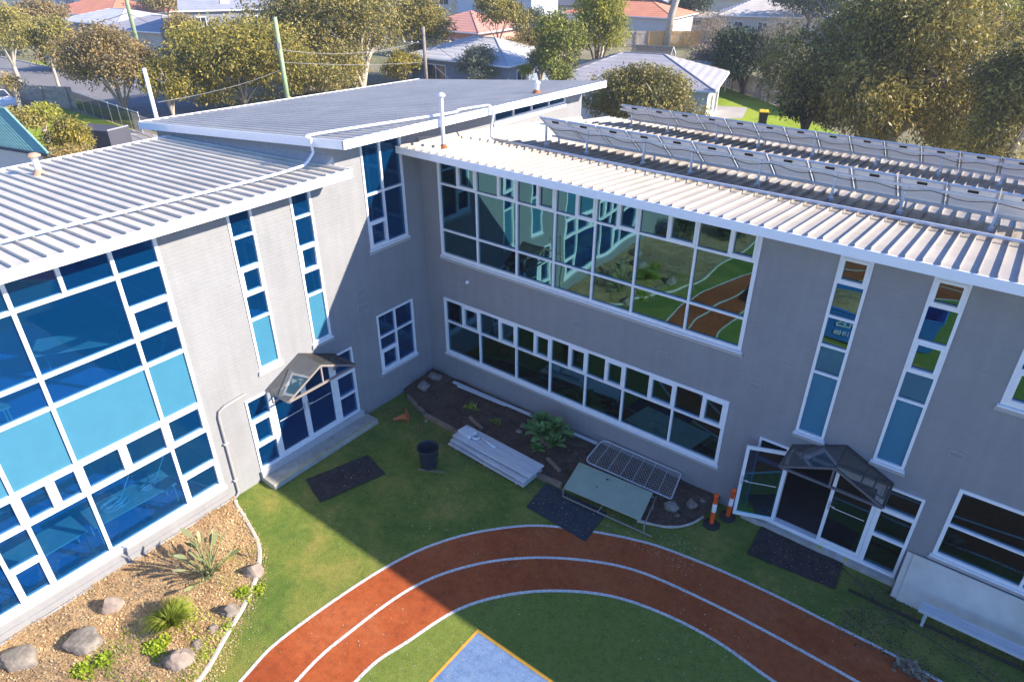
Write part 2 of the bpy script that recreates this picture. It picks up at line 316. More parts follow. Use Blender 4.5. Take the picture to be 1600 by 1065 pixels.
# far ground
sheet('ground', [(-600, -300), (400, -300), (400, 900), (-600, 900)], -.06, M['ground'])
sheet('courtyard_turf', [(-.05, -26), (26, -26), (26, .02), (-.05, .02)], 0, M['turf'])
OUT = smooth_path([(6.2, -15.6), (4.95, -12.4), (4.34, -9.72), (4.2, -8.57), (4.49, -6.31), (5.03, -4.86), (5.94, -3.67), (6.89, -2.96), (8.49, -2.25), (9.9, -1.98), (11.27, -1.88), (12.55, -1.87), (13.71, -1.87), (14.47, -1.93), (17, -2.2), (19.6, -3.4), (21.2, -6), (21.4, -10), (20.4, -13.8), (17.8, -17), (13.5, -18.3), (9.3, -18.0), (6.2, -15.6)])
MID = smooth_path([(6.9, -15), (5.75, -11.9), (5.15, -9.1), (5.13, -7.76), (5.36, -6.22), (5.96, -5.06), (6.83, -4.14), (7.88, -3.44), (8.91, -3.03), (10.3, -2.87), (11.61, -2.83), (13.27, -2.86), (15, -2.95), (16.8, -3.25), (18.9, -4.4), (20.1, -6.6), (20.3, -9.7), (19.4, -13.2), (17.0, -16), (13.4, -17.4), (9.8, -17.1), (8.1, -16.2), (6.9, -15)])
INN = smooth_path([(7.5, -14.2), (6.5, -11.2), (6.01, -8.44), (6.18, -7.23), (6.48, -6.07), (7.09, -5.16), (7.88, -4.45), (8.8, -3.93), (9.84, -3.68), (10.9, -3.63), (12.06, -3.78), (13.5, -3.85), (15, -4.0), (16.4, -4.3), (18.0, -5.4), (19.1, -7.2), (19.3, -9.4), (18.5, -12.6), (16.4, -15.1), (13.3, -16.4), (10.1, -16.1), (8.6, -15.3), (7.5, -14.2)])
mb = MB(); ribbon(mb, OUT, MID, .004); ribbon(mb, MID, INN, .004); tag(mb.build('running_track', M['track']), kind='structure')
mb = MB(); inn = [(p.x, p.y, .0045) for p in INN]; mb.add(inn[:-1], [tuple(reversed(range(len(inn)-1)))]); tag(mb.build('infield_turf', M['turf2']), kind='structure')
mb = MB(); [line_ribbon(mb, P, .07, .009) for P in (OUT, MID, INN)]; tag(mb.build('track_marking', M['line']), kind='structure')
sheet('play_court', [(7.11, -6.29), (13.4, -6.29), (12.4, -6.29) if 0 else (13.4, -8.6), (12.6, -9.5), (7.11, -9.5)], .009, M['court'])
mb = MB()
for a in ((7.06, 13.45, -6.29, -6.23), (7.06, 12.6, -9.56, -9.5), (7.06, 7.115, -9.5, -6.29), (13.4, 13.45, -8.6, -6.29)):
    mb.box(a[0], a[1], a[2], a[3], .0, .013)
tag(mb.build('court_marking', M['court_line']), kind='structure')
# garden beds
BA = smooth_path([(.02, -7.0), (.29, -7.15), (.94, -7.31), (1.93, -7.65), (2.72, -8.36), (3.34, -9.41), (3.74, -10.19), (4.0, -11.6), (4.0, -14), (4.3, -18), (4.6, -22)], 5)
def bed(name, edge, close, m, zf, seed, cell=.12):
    poly = [(p.x, p.y) for p in edge]+close
    xs = [p[0] for p in poly]; ys = [p[1] for p in poly]
    def inside(x, y):
        c = False; j = len(poly)-1
        for i in range(len(poly)):
            (xi, yi), (xj, yj) = poly[i], poly[j]
            if (yi > y) != (yj > y) and x < (xj-xi)*(y-yi)/(yj-yi)+xi: c = not c
            j = i
        return c
    bm = bmesh.new(); vs = [bm.verts.new((x, y, 0)) for x, y in poly]; bm.faces.new(vs)
    bmesh.ops.triangulate(bm, faces=bm.faces[:])
    # cut to a fine grid so the surface can undulate
    for ax, lo, hi in ((0, min(xs), max(xs)), (1, min(ys), max(ys))):
        k = lo+cell
        while k < hi:
            n = Vector((1, 0, 0)) if ax == 0 else Vector((0, 1, 0)); c = Vector((k, 0, 0)) if ax == 0 else Vector((0, k, 0))
            bmesh.ops.bisect_plane(bm, geom=bm.verts[:]+bm.edges[:]+bm.faces[:], plane_co=c, plane_no=n); k += cell
    for v in bm.verts:
        v.co.z = zf(v.co.x, v.co.y)+.035*noise.noise(Vector((v.co.x*2.2, v.co.y*2.2, seed)))+.018*noise.noise(Vector((v.co.x*9, v.co.y*9, seed)))
    me = bpy.data.meshes.new(name); bm.to_mesh(me); bm.free(); me.materials.append(m)
    for p in me.polygons: p.use_smooth = True
    o = bpy.data.objects.new(name, me); COL.objects.link(o); tag(o, kind='structure'); return inside
insA = bed('mulched_garden', BA, [(.0, -22)], M['mulch'], lambda x, y: .05, 3.1)
def zB(x, y): return .09+.10*max(0, 1+y/1.9)
BB = smooth_path([(.0, -1.30), (.3, -1.42), (1.34, -1.74), (2.25, -1.79), (2.94, -1.98), (4.5, -1.95), (6.12, -1.82), (7.5, -1.75), (8.5, -1.66), (9.05, -1.35), (9.3, -.8), (9.42, -.13), (9.42, 0.0)], 5)
insB = bed('soil_bed', BB, [(.0, .0)], M['soil'], zB, 7.7)
mb = MB(); line = BA[3:]; mb.tube([(p.x, p.y, .03) for p in line], .05, 6); tag(mb.build('garden_kerb', M['kerb']), 'curved pale concrete kerb round the sunlit mulched garden', 'kerb')
mb = MB()
for (a, b) in (((.35, -1.45), (1.3, -1.76)), ((1.36, -1.8), (2.5, -1.83)), ((2.55, -1.86), (4.4, -1.98)), ((4.5, -1.98), (6.1, -1.86))):
    d = Vector((b[0]-a[0], b[1]-a[1], 0)); an = math.atan2(d.y, d.x)
    mb.box(0, d.length, -.05, .05, -.02, .12, Matrix.Translation((a[0], a[1], 0)) @ Matrix.Rotation(an, 4, 'Z'))
tag(mb.build('timber_edging', M['timber'], bevel=.01), 'weathered timber edging along the dark soil bed', 'edging')

# ------------------------------------------------------------------ the school building
def PA(u, v, d): return Vector((d, u, v))
def PB(u, v, d): return Vector((u, -d, v))
def slab(mb, P, rect, holes, d0, d1):
    "a slab with rectangular openings, front at d0, back at d1"
    u0, u1, v0, v1 = rect
    us = sorted({u0, u1, *[h[i] for h in holes for i in (0, 1) if u0 < h[i] < u1]}); vs = sorted({v0, v1, *[h[i] for h in holes for i in (2, 3) if v0 < h[i] < v1]})
    def hole(a, b):
        return any(h[0]-1e-6 <= a <= h[1]+1e-6 and h[2]-1e-6 <= b <= h[3]+1e-6 for h in holes)
    solid = {}
    for i in range(len(us)-1):
        for j in range(len(vs)-1):
            solid[i, j] = not hole((us[i]+us[i+1])/2, (vs[j]+vs[j+1])/2)
    idx = {}; V = []; F = []
    def vi(i, j, k):
        if (i, j, k) not in idx: idx[i, j, k] = len(V); V.append(P(us[i], vs[j], (d0, d1)[k]))
        return idx[i, j, k]
    for (i, j), s_ in solid.items():
        if not s_: continue
        F.append((vi(i, j, 0), vi(i+1, j, 0), vi(i+1, j+1, 0), vi(i, j+1, 0))); F.append((vi(i, j+1, 1), vi(i+1, j+1, 1), vi(i+1, j, 1), vi(i, j, 1)))
        if not solid.get((i-1, j)): F.append((vi(i, j, 0), vi(i, j+1, 0), vi(i, j+1, 1), vi(i, j, 1)))
        if not solid.get((i+1, j)): F.append((vi(i+1, j, 0), vi(i+1, j, 1), vi(i+1, j+1, 1), vi(i+1, j+1, 0)))
        if not solid.get((i, j-1)): F.append((vi(i, j, 0), vi(i, j, 1), vi(i+1, j, 1), vi(i+1, j, 0)))
        if not solid.get((i, j+1)): F.append((vi(i, j+1, 0), vi(i+1, j+1, 0), vi(i+1, j+1, 1), vi(i, j+1, 1)))
    return mb.add(V, F)

school = thing('school_building', 'two storey grey painted brick school building wrapping the courtyard, with white framed blue windows', 'building')
TALL = (-1.95, -.6, 4.80, 7.62); SMALL = (-2.02, -.64, 1.08, 2.88); N1 = (-5.67, -5.08, 2.98, 6.86); N2 = (-4.11, -3.54, 2.98, 6.86)
BIG = (-13.3, -7.17, .53, 6.9); DA = (-6.21, -2.98, .30, 2.38)
UP1 = (.67, 9.23, 4.20, 6.88); LOW1 = (.65, 9.20, 1.06, 2.88); BN1 = (10.66, 11.23, 2.78, 6.78); BN2 = (12.18, 12.74, 2.78, 6.78)
DB = (10.0, 13.26, .12, 2.30); UP2 = (13.72, 22.0, 4.80, 6.78); LOW2 = (13.69, 22.0, 1.14, 2.84); CLER = (3.18, 6.93, 7.10, 7.52)
mb = MB()
slab(mb, PA, (-26, -2.75, -.3, 7.07), [BIG, N1, N2, DA], 0, -.25)
slab(mb, PA, (-2.75, .0, -.3, 7.66), [TALL, SMALL], 0, -.25)
slab(mb, PA, (.0, 7.97, 6.0, 7.60), [CLER], 0, -.25)
slab(mb, PB, (-.25, 26, -.3, 7.06), [UP1, LOW1, BN1, BN2, DB, UP2, LOW2], 0, -.25)
mb.build('wall', M['brick'], school)
mb = MB()   # high block side and rear walls (tops follow the roof slope)
mb.hexa([Vector(p) for p in ((-8, -2.75, 5.5), (-.25, -2.75, 5.5), (-.25, -2.55, 5.5), (-8, -2.55, 5.5))], [Vector(p) for p in ((-8, -2.75, 7.0), (-.25, -2.75, 7.66), (-.25, -2.55, 7.66), (-8, -2.55, 7.0))])
mb.hexa([Vector(p) for p in ((-8, 7.77, 0), (-.25, 7.77, 0), (-.25, 7.97, 0), (-8, 7.97, 0))], [Vector(p) for p in ((-8, 7.77, 6.8), (-.25, 7.77, 7.5), (-.25, 7.97, 7.5), (-8, 7.97, 6.8))])
mb.box(-8.2, -8, -2.75, 7.97, -.1, 6.85); mb.box(-6.7, -6.5, -26, -2.75, -.1, 6.7)
mb.box(-.25, 26, 9.3, 9.5, -.1, 6.0); mb.box(25.8, 26, .25, 9.3, -.1, 6.0); mb.box(-6.5, -.25, -26, -25.8, -.1, 6.7)
mb.build('rear_wall', M['render_grey'], school)
mb = MB()
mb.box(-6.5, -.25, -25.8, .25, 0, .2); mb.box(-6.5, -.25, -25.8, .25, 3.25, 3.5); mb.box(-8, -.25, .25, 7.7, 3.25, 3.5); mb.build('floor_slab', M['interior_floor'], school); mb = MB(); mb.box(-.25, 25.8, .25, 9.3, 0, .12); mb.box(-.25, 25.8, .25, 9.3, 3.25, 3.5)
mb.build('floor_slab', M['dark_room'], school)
mb = MB()
mb.box(-6.2, -6.0, -25, -3, .2, 3.25); mb.box(-6.2, -6.0, -25, -3, 3.5, 6.75)
for y in (-6.75, -2.9): mb.box(-5.9, -.26, y, y+.12, .2, 3.25); mb.box(-5.9, -.26, y, y+.12, 3.5, 6.7)
mb.box(-6, -.3, -6.62, -3.1, 3.15, 3.24); mb.box(-6, -.3, -25, -6.8, 3.15, 3.24); mb.build('partition', M['interior_wall'], school); mb = MB()
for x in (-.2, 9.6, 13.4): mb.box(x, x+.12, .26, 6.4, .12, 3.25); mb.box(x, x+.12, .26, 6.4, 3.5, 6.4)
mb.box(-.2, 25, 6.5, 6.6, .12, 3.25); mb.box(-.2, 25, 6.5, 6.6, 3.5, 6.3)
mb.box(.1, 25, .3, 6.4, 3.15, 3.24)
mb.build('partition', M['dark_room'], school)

def window(P, rect, us, rows, name='window', gl='glass', sill=True, cols=None, fw=.055, mw=.05, parent=school, extra=None):
    """rect = outside of the frame. cols: list of (u0,u1,[(v0,v1,kind,frame)...]); kind g glass, s spandrel; frame = extra width of an opening sash"""
    panes = []; spans = []; sashes = []
    for (a, b, rr) in cols:
        for r in rr:
            v0, v1, k = r[:3]; e = .045 if k == 'h' else 0
            pr_ = (a+mw/2+e, b-mw/2-e, v0+mw/2+e, v1-mw/2-e)
            if a == rect[0]: pr_ = (a+fw+e, *pr_[1:])
            if b == rect[1]: pr_ = (pr_[0], b-fw-e, *pr_[2:])
            if abs(v0-rect[2]) < 1e-6: pr_ = (*pr_[:2], v0+fw+e, pr_[3])
            if abs(v1-rect[3]) < 1e-6: pr_ = (*pr_[:3], v1-fw-e)
            (spans if k == 's' else panes).append(pr_)
            if k == 'h': sashes.append(pr_)
    mb = MB(); slab(mb, P, rect, panes+spans, .022, -.09)
    for h in sashes:
        slab(mb, P, (h[0]-.05, h[1]+.05, h[2]-.05, h[3]+.05), [h], .040, .0225)
    fr = mb.build(name, M['white'], parent, bevel=0)
    mb = MB()
    for h in panes:
        j = [random.uniform(-.0035, .0035) for _ in range(3)]
        mb.quad(P(h[0], h[2], -.03+j[0]), P(h[1], h[2], -.03+j[1]), P(h[1], h[3], -.03+j[2]), P(h[0], h[3], -.03+j[0]+j[2]-j[1]))
    mb.build('pane', M[gl], fr)
    if spans:
        mb = MB()
        for h in spans: slab(mb, P, h, [], -.025, -.08)
        mb.build('spandrel_panel', M['panel_blue'], fr)
    if sill:
        mb = MB(); u0, u1 = rect[0]-.03, rect[1]+.03; v = rect[2]
        mb.hexa([P(u0, v-.05, -.06), P(u1, v-.05, -.06), P(u1, v-.05, .055), P(u0, v-.05, .055)], [P(u0, v-.001, -.06), P(u1, v-.001, -.06), P(u1, v-.02, .055), P(u0, v-.02, .055)])
        mb.build('sill', M['white'], fr)
        mb = MB()
        mb.hexa([P(u0-.02, v-.16, 0.001), P(u1+.02, v-.16, 0.001), P(u1+.02, v-.14, .03), P(u0-.02, v-.14, .03)], [P(u0-.02, v-.051, 0.001), P(u1+.02, v-.051, 0.001), P(u1+.02, v-.051, .05), P(u0-.02, v-.051, .05)])
        mb.build('brick_sill', M['sill'], fr)
    return fr
def merge(*a): return list(a)
A6 = (6.25, 6.9)
bigc = []
bigc.append((-8.05, -7.17, [(.53, 1.32, 'h'), (1.32, 2.20, 'g'), (2.20, 2.92, 'h'), (2.92, 4.28, 's'), (4.28, 4.90, 'g'), (4.90, 5.55, 'h'), (5.55, 6.25, 'g'), (6.25, 6.9, 'g')]))
def bay(u0, u1):
    m_ = (u0+u1)/2 - .03
    return [(u0, u1, [(.53, 2.18, 'g'), (2.92, 4.28, 's'), (4.28, 4.90, 'g'), (4.90, 6.25, 'g')]), (u0, m_, [(2.18, 2.92, 'h'), (6.25, 6.9, 'g')]), (m_, u1, [(2.18, 2.92, 'h'), (6.25, 6.9, 'g')])]
bigc += bay(-9.80, -8.05)
bigc += bay(-10.90, -9.80) if 0 else [(-10.90, -9.80, [(.53, 2.18, 'g'), (2.92, 4.28, 's'), (4.28, 4.90, 'g'), (4.90, 6.25, 'g'), (6.25, 6.9, 'g')]), (-10.32, -9.80, [(2.18, 2.92, 'h')]), (-10.90, -10.32, [(2.18, 2.92, 'h')])]
bigc += [(-11.48, -10.90, [(.53, 1.40, 'h'), (1.40, 2.18, 'g'), (2.18, 2.92, 'h'), (2.92, 4.28, 's'), (4.28, 4.9, 'g'), (4.9, 5.55, 'h'), (5.55, 6.25, 'g'), (6.25, 6.9, 'g')])]
bigc += bay(-13.3, -11.48)
window(PA, BIG, 0, 0, cols=bigc, fw=.07, mw=.07)
NR = [(4.90, 5.53, 'h'), (5.53, 6.24, 'g'), (4.28, 4.90, 'g')]
window(PA, N1, 0, 0, cols=[(N1[0], N1[1], NR+[(2.98, 4.28, 's'), (6.24, 6.86, 'g')])])
window(PA, N2, 0, 0, cols=[(N2[0], N2[1], NR+[(2.98, 4.28, 's'), (6.24, 6.86, 'g')])])
window(PA, TALL, 0, 0, cols=[(-1.95, -1.33, [(4.80, 5.5, 'h'), (5.5, 6.22, 'g'), (6.22, 7.62, 'g')]), (-1.33, -.6, [(4.80, 6.22, 'g'), (6.22, 7.62, 'g')])])
window(PA, SMALL, 0, 0, cols=[(-2.02, -1.36, [(1.08, 1.75, 'h'), (1.75, 2.17, 'g'), (2.17, 2.88, 'g')]), (-1.36, -.64, [(1.08, 2.17, 'g'), (2.17, 2.88, 'g')])])
mu = [.67, 1.98, 3.27, 4.4, 5.5, 6.58, 7.92, 9.23]; sm = [1.36, 2.69, 3.88, 4.98, 6.06, 7.27, 8.62]
c = []
for i in range(7):
    c += [(mu[i], mu[i+1], [(4.20, 4.95, 'g'), (4.95, 6.22, 'g')]), (mu[i], sm[i], [(6.22, 6.88, 'g')]), (sm[i], mu[i+1], [(6.22, 6.88, 'h')])]
window(PB, UP1, 0, 0, cols=c, gl='glass_b', fw=.08)
mu[0] = .65; mu[-1] = 9.20
c = []
for i in range(7):
    c += [(mu[i], mu[i+1], [(1.06, 2.13, 'g')]), (mu[i], sm[i], [(2.13, 2.88, 'g')]), (sm[i], mu[i+1], [(2.13, 2.88, 'h')])]
window(PB, LOW1, 0, 0, cols=c, gl='glass_b', fw=.08)
for W_ in (BN1, BN2):
    NRb = [(4.90, 5.53, 'g' if W_ is BN1 else 'h'), (5.53, 6.24, 'g'), (4.28, 4.90, 'g')]
    window(PB, W_, 0, 0, cols=[(W_[0], W_[1], NRb+[(2.78, 4.28, 's'), (6.24, 6.78, 'h')])], gl='glass_b')
c = []; mu2 = [13.72, 15.15, 16.6, 18.0, 19.4, 20.7, 22.0]
for i in range(6): c += [(mu2[i], mu2[i+1], [(4.80, 5.5, 'h'), (5.5, 6.22, 'g'), (6.22, 6.78, 'g')])]
window(PB, UP2, 0, 0, cols=c, gl='glass_b', fw=.08)
c = []; mu2[0] = 13.69
for i in range(6): c += [(mu2[i], mu2[i+1], [(1.14, 1.95, 'g'), (1.95, 2.84, 'g')])]
window(PB, LOW2, 0, 0, cols=c, gl='glass_b', fw=.07)
window(PA, CLER, 0, 0, cols=[(CLER[0]+i*.9375, CLER[0]+(i+1)*.9375, [(7.10, 7.52, 'g')]) for i in range(4)], sill=True)

# entrances
def leaf(P, u0, u1, v0, v1, name, gl, hinge=None, handle_u=None, ang=0, pull=True):
    mb = MB(); slab(mb, P, (u0, u1, v0, v1), [(u0+.07, u1-.07, v0+.09, v1-.08)], .02, -.025); d = mb.build(name, M['white'], school)
    mb = MB(); mb.quad(P(u0+.07, v0+.09, 0), P(u1-.07, v0+.09, 0), P(u1-.07, v1-.08, 0), P(u0+.07, v1-.08, 0)); a = mb.build('pane', M[gl], d)
    hs = [a]
    mb = MB(); hu = handle_u if handle_u is not None else u1-.04; s_ = 1 if hu < (u0+u1)/2 else -1
    slab(mb, P, (hu-.022, hu+.022, v0+.92, v0+1.16), [], .028, .0205); mb.tube([P(hu, v0+1.08, .03), P(hu, v0+1.08, .075), P(hu+s_*.12, v0+1.08, .075)], .011, 6)
    hs.append(mb.build('handle', M['galv'], d))
    mb = MB(); slab(mb, P, (u0+.12, u1-.12, v0+.985, v0+1.0), [], .004, .002)
    hs.append(mb.build('safety_strip', M['reflective'], d))
    return d, hs
def frame(P, rect, holes, name='door_frame'):
    mb = MB(); slab(mb, P, rect, holes, .03, -.12); return mb.build(name, M['white'], school)
# west entrance
f = frame(PA, DA, [(-6.16, -5.63, 1.78, 2.33), (-6.10, -5.69, 1.08, 1.68), (-6.16, -5.63, .36, .98), (-5.55, -3.72, .36, 2.31), (-3.58, -3.04, .36, .98), (-3.58, -3.04, 1.04, 1.64), (-3.60, -3.03, 1.76, 2.33)])
mb = MB()
for h in ((-6.16, -5.63, 1.78, 2.33), (-6.10, -5.69, 1.08, 1.68), (-6.16, -5.63, .36, .98), (-3.58, -3.04, .36, .98), (-3.58, -3.04, 1.04, 1.64), (-3.60, -3.03, 1.76, 2.33)):
    mb.quad(PA(h[0], h[2], -.03), PA(h[1], h[2], -.03), PA(h[1], h[3], -.03), PA(h[0], h[3], -.03))
mb.build('pane', M['glass'], f)
leaf(PA, -5.545, -4.64, .365, 2.30, 'door', 'glass', handle_u=-4.69)
leaf(PA, -4.635, -3.725, .365, 2.30, 'door', 'glass', handle_u=-4.585)
# east entrance, left leaf standing open
f = frame(PB, DB, [(10.05, 10.60, 1.76, 2.25), (10.05, 10.60, .20, 1.68), (10.70, 12.52, .22, 2.22), (12.62, 13.20, .20, .98), (12.62, 13.20, 1.05, 1.66), (12.60, 13.21, 1.76, 2.25)])
mb = MB()
for h in ((10.05, 10.60, 1.76, 2.25), (10.05, 10.60, .20, 1.68), (12.62, 13.20, .20, .98), (12.62, 13.20, 1.05, 1.66), (12.60, 13.21, 1.76, 2.25)):
    mb.quad(PB(h[0], h[2], -.03), PB(h[1], h[2], -.03), PB(h[1], h[3], -.03), PB(h[0], h[3], -.03))
mb.build('pane', M['glass_b'], f)
leaf(PB, 11.64, 12.515, .225, 2.215, 'door', 'glass_b', handle_u=11.69)
hx, hy = 10.70, -.05; ca, sa = math.cos(math.radians(201)), math.sin(math.radians(201))
def PO(u, v, d): return Vector((hx+ca*u-sa*d, hy+sa*u+ca*d, v))
leaf(PO, .0, .90, .225, 2.215, 'open_door', 'glass_b', handle_u=.85)
# plinths and steps
mb = MB(); mb.box(-.25, .10, -6.24, -2.9, -.05, .30)
mb.build('plinth', M['sill'], school, bevel=.008)
mb = MB(); mb.box(.10, .56, -6.25, -2.82, -.05, .14); mb.build('entrance_step', M['concrete'], school, bevel=.015)
mb = MB(); mb.box(.50, .53, -6.2, -3.0, .1405, .144); mb.build('step_nosing_line', M['yellow'], school)
mb = MB(); mb.box(10.0, 13.3, -.16, 0.0, -.05, .12); mb.build('threshold_step', M['concrete'], school, bevel=.015)
mb = MB(); mb.box(11.72, 11.80, -.15, -.05, .121, .125); mb.box(12.3, 12.36, -.15, -.05, .121, .125); mb.build('threshold_marking', M['yellow'], school)
# gabled glass canopies
def canopy(P, c, hw, z0, z1, dep, m):
    L = lambda u, v, d: P(u, v, d)
    fr = MB()
    def bar(a, b, r=.035): fr.tube([a, b], r, 4)
    for d in (.03, dep):
        bar(L(c-hw, z0, d), L(c, z1, d)); bar(L(c+hw, z0, d), L(c, z1, d)); bar(L(c-hw, z0-.01, d), L(c+hw, z0-.01, d))
    bar(L(c-hw, z0, .03), L(c-hw, z0, dep)); bar(L(c+hw, z0, .03), L(c+hw, z0, dep)); bar(L(c, z1, .03), L(c, z1, dep))
    bar(L(c, z0, dep), L(c, z1, dep), .028)
    for s_ in (-1, 1):
        bar(L(c+s_*hw*.5, (z0+z1)/2, .03), L(c+s_*hw*.5, (z0+z1)/2, dep), .02)
        bar(L(c+s_*hw*.93, z0-.42, .03), L(c+s_*hw*.72, z0+.05, dep*.62), .022); bar(L(c+s_*hw*.72, z0+.05, dep*.62), L(c+s_*hw*.72, z0+.06, .03), .022)
        bar(L(c+s_*hw*.93, z0-.42, .03), L(c+s_*hw*.93, z0, .03), .022)
    o = fr.build('canopy', m, school, bevel=.004)
    for s_ in (-1, 1):
        g_ = MB(); g_.quad(L(c, z1+.04, .0), L(c, z1+.04, dep+.02), L(c+s_*hw*1.02, z0+.03, dep+.02), L(c+s_*hw*1.02, z0+.03, .0)); g_.build('pane', M['clear'], o)
canopy(PA, -4.58, 1.02, 2.40, 2.90, .84, M['taupe'])
canopy(PB, 11.67, .98, 2.38, 2.84, .84, M['charcoal'])

# roofs
def roofing(e0, e1, f1, f0, n, m, name, h=.05, wd=.03, th=.16, rib0=0):
    e0, e1, f1, f0 = map(Vector, (e0, e1, f1, f0)); mb = MB(); dz = Vector((0, 0, -th))
    mb.hexa([e0+dz, e1+dz, f1+dz, f0+dz], [e0, e1, f1, f0])
    along = (e1-e0).normalized()*wd/2
    for i in range(n):
        t = (i+.5)/n; a = e0.lerp(e1, t); b = f0.lerp(f1, t); up = Vector((0, 0, h)); k = along*.6; z = Vector((0, 0, .001))
        mb.hexa([a-along+z, a+along+z, b+along+z, b-along+z], [a-k+up, a+k+up, b+k+up, b-k+up])
    return mb.build(name, m, school)
def fascia(pts, nrm, th=.03, up=.03, dn=.20):
    mb = MB()
    for i in range(len(pts)-1):
        a, b = Vector(pts[i]), Vector(pts[i+1]); n = Vector(nrm[i]).normalized()*th; e = (b-a).normalized()*.0
        mb.hexa([a-Vector((0, 0, dn))+n*.02, b-Vector((0, 0, dn))+n*.02, b-Vector((0, 0, dn))+n, a-Vector((0, 0, dn))+n], [a+Vector((0, 0, up))+n*.02, b+Vector((0, 0, up))+n*.02, b+Vector((0, 0, up))+n, a+Vector((0, 0, up))+n])
    return mb.build('fascia', M['fascia'], school)
zl = lambda x: 7.26+.05*(x-.82)
roofing((.82, -26, zl(.82)), (.82, -2.97, zl(.82)), (-6.9, -2.97, zl(-6.9)), (-6.9, -26, zl(-6.9)), 90, M['roof_low'], 'roof')
fascia([(.82, -26, zl(.82)), (.82, -2.94, zl(.82)), ], [(1, 0, 0)], dn=.18, up=.02)
fascia([(.82, -2.94, zl(.82)), (-.02, -2.94, zl(-.02))], [(0, 1, 0)], dn=.18, up=.02)
fascia([(-6.9, -26, zl(-6.9)), (-6.9, -2.97, zl(-6.9))], [(-1, 0, 0)], up=.055)
zh = lambda x, y: 7.90+.09*(x-.82)-.0185*(y+3.1)
nw = (-7.75, 7.5)
roofing((.82, -3.07, zh(.82, -3.07)), (.82, 8.1, zh(.82, 8.1)), (nw[0], 8.0, zh(nw[0], 8.0)), (-8.45, -3.07, zh(-8.45, -3.07)), 43, M['roof_high'], 'roof', h=.045)
fascia([(.82, -3.10, zh(.82, -3.1)), (.82, 8.12, zh(.82, 8.12))], [(1, 0, 0)], dn=.17)
fascia([(-8.47, -3.07, zh(-8.47, -3.07)), (.85, -3.07, zh(.85, -3.07))], [(0, -1, 0)], dn=.17)
fascia([(-8.45, -3.07, zh(-8.45, -3.07)), (nw[0], 8.0, zh(nw[0], 8.0))], [(-1, 0, 0)], up=.05)
fascia([(nw[0], 8.0, zh(nw[0], 8.0)), (.82, 8.1, zh(.82, 8.1))], [(0, 1, 0)], up=.02)
zb = lambda y: 7.22-.1*(y+.78)
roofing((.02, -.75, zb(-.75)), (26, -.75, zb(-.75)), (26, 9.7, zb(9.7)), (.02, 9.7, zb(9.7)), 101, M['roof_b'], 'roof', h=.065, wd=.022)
fascia([(-.01, -.75, zb(-.75)), (26, -.75, zb(-.75))], [(0, -1, 0)], dn=.17, up=.01)
fascia([(.02, -.75, zb(-.75)), (.02, -.001, zb(0))], [(-1, 0, 0)], dn=.17, up=.01)
fascia([(-.0, 9.7, zb(9.7)), (26, 9.7, zb(9.7))], [(0, 1, 0)])
# flashing where the low roof meets the high block, and over the cream roof
mb = MB(); mb.hexa([Vector(p) for p in ((-6.9, -2.96, zl(-6.9)), (-.0, -2.96, zl(0)), (-.0, -2.752, zl(0)), (-6.9, -2.752, zl(-6.9)))], [Vector(p) for p in ((-6.9, -2.96, zl(-6.9)+.02), (-.0, -2.96, zl(0)+.02), (-.0, -2.752, zl(0)+.16), (-6.9, -2.752, zl(-6.9)+.16))])
mb.build('flashing', M['galv'], school)
mb = MB(); mb.hexa([Vector(p) for p in ((.002, .0, zb(0)), (.12, .0, zb(0)), (.12, 7.97, zb(7.97)), (.002, 7.97, zb(7.97)))], [Vector(p) for p in ((.002, .0, zb(0)+.16), (.03, .0, zb(0)+.16), (.03, 7.97, zb(7.97)+.16), (.002, 7.97, zb(7.97)+.16))])
mb.build('flashing', M['roof_b'], school)
# conduit running over all three roofs
q = [(-.55, -14, zl(-.5)+.085), (-.5, -9.5, zl(-.5)+.085), (-.1, -5, zl(-.1)+.085), (-.12, -3.75, zl(-.1)+.09), (-.12, -3.45, zl(-.1)+.13), (-.14, -3.2, zl(0)+.3), (-.16, -3.17, 7.62), (-.16, -3.17, 7.84), (-.12, -3.0, 7.93), (.85-.1, .35, zh(.8, .3)+.09), (.62, .95, zh(.7, .9)+.09), (.75, 1.6, zh(.8, 1.6)+.09), (.9, 1.9, zh(.9, 1.9)+.08), (.98, 1.95, 7.7), (.95, 1.9, 7.35), (.98, 1.85, 7.12), (1.15, 1.8, 7.06)]
mb = MB(); mb.tube(smooth_path(q, 5), .032, 8); mb.build('conduit', M['whiteplastic'], school, smooth=True)
mb = MB(); mb.tube([(1.15, 1.8, zb(1.8)+.1), (6.1, 1.62, zb(1.62)+.1), (9.1, 1.7, zb(1.7)+.1), (13.2, 1.75, zb(1.75)+.1), (26, 1.8, zb(1.8)+.1)], .036, 8); mb.build('conduit', M['galv'], school, smooth=True)
# roof vents
def vent(x, y, z0, z1, r, capr, cm, name='vent_pipe', base='rust'):
    mb = MB(); mb.lathe([(r, z0), (r, z1)], 14, Matrix.Translation((x, y, 0)), True); o = mb.build(name, M['whiteplastic'], school, smooth=False)
    mb = MB(); mb.lathe([(r*.9, z1-.02), (capr, z1), (capr*1.02, z1+.03), (capr*.55, z1+.075), (.01, z1+.09)], 16, Matrix.Translation((x, y, 0))); mb.build('cap', M[cm], o, smooth=True)
    mb = MB(); mb.lathe([(r*2.3, z0), (r*2.0, z0+.03), (r*1.15, z0+.11), (r*.98, z0+.13)], 12, Matrix.Translation((x, y, 0))); mb.build('boot', M[base], o, smooth=True)
vent(.93, .0, zb(0)+.0, 8.42, .05, .105, 'whiteplastic')
q = G(853, 141, 7.85)
vent(.30, 4.9, zh(.3, 4.9), zh(.3, 4.9)+.30, .07, .11, 'whiteplastic')
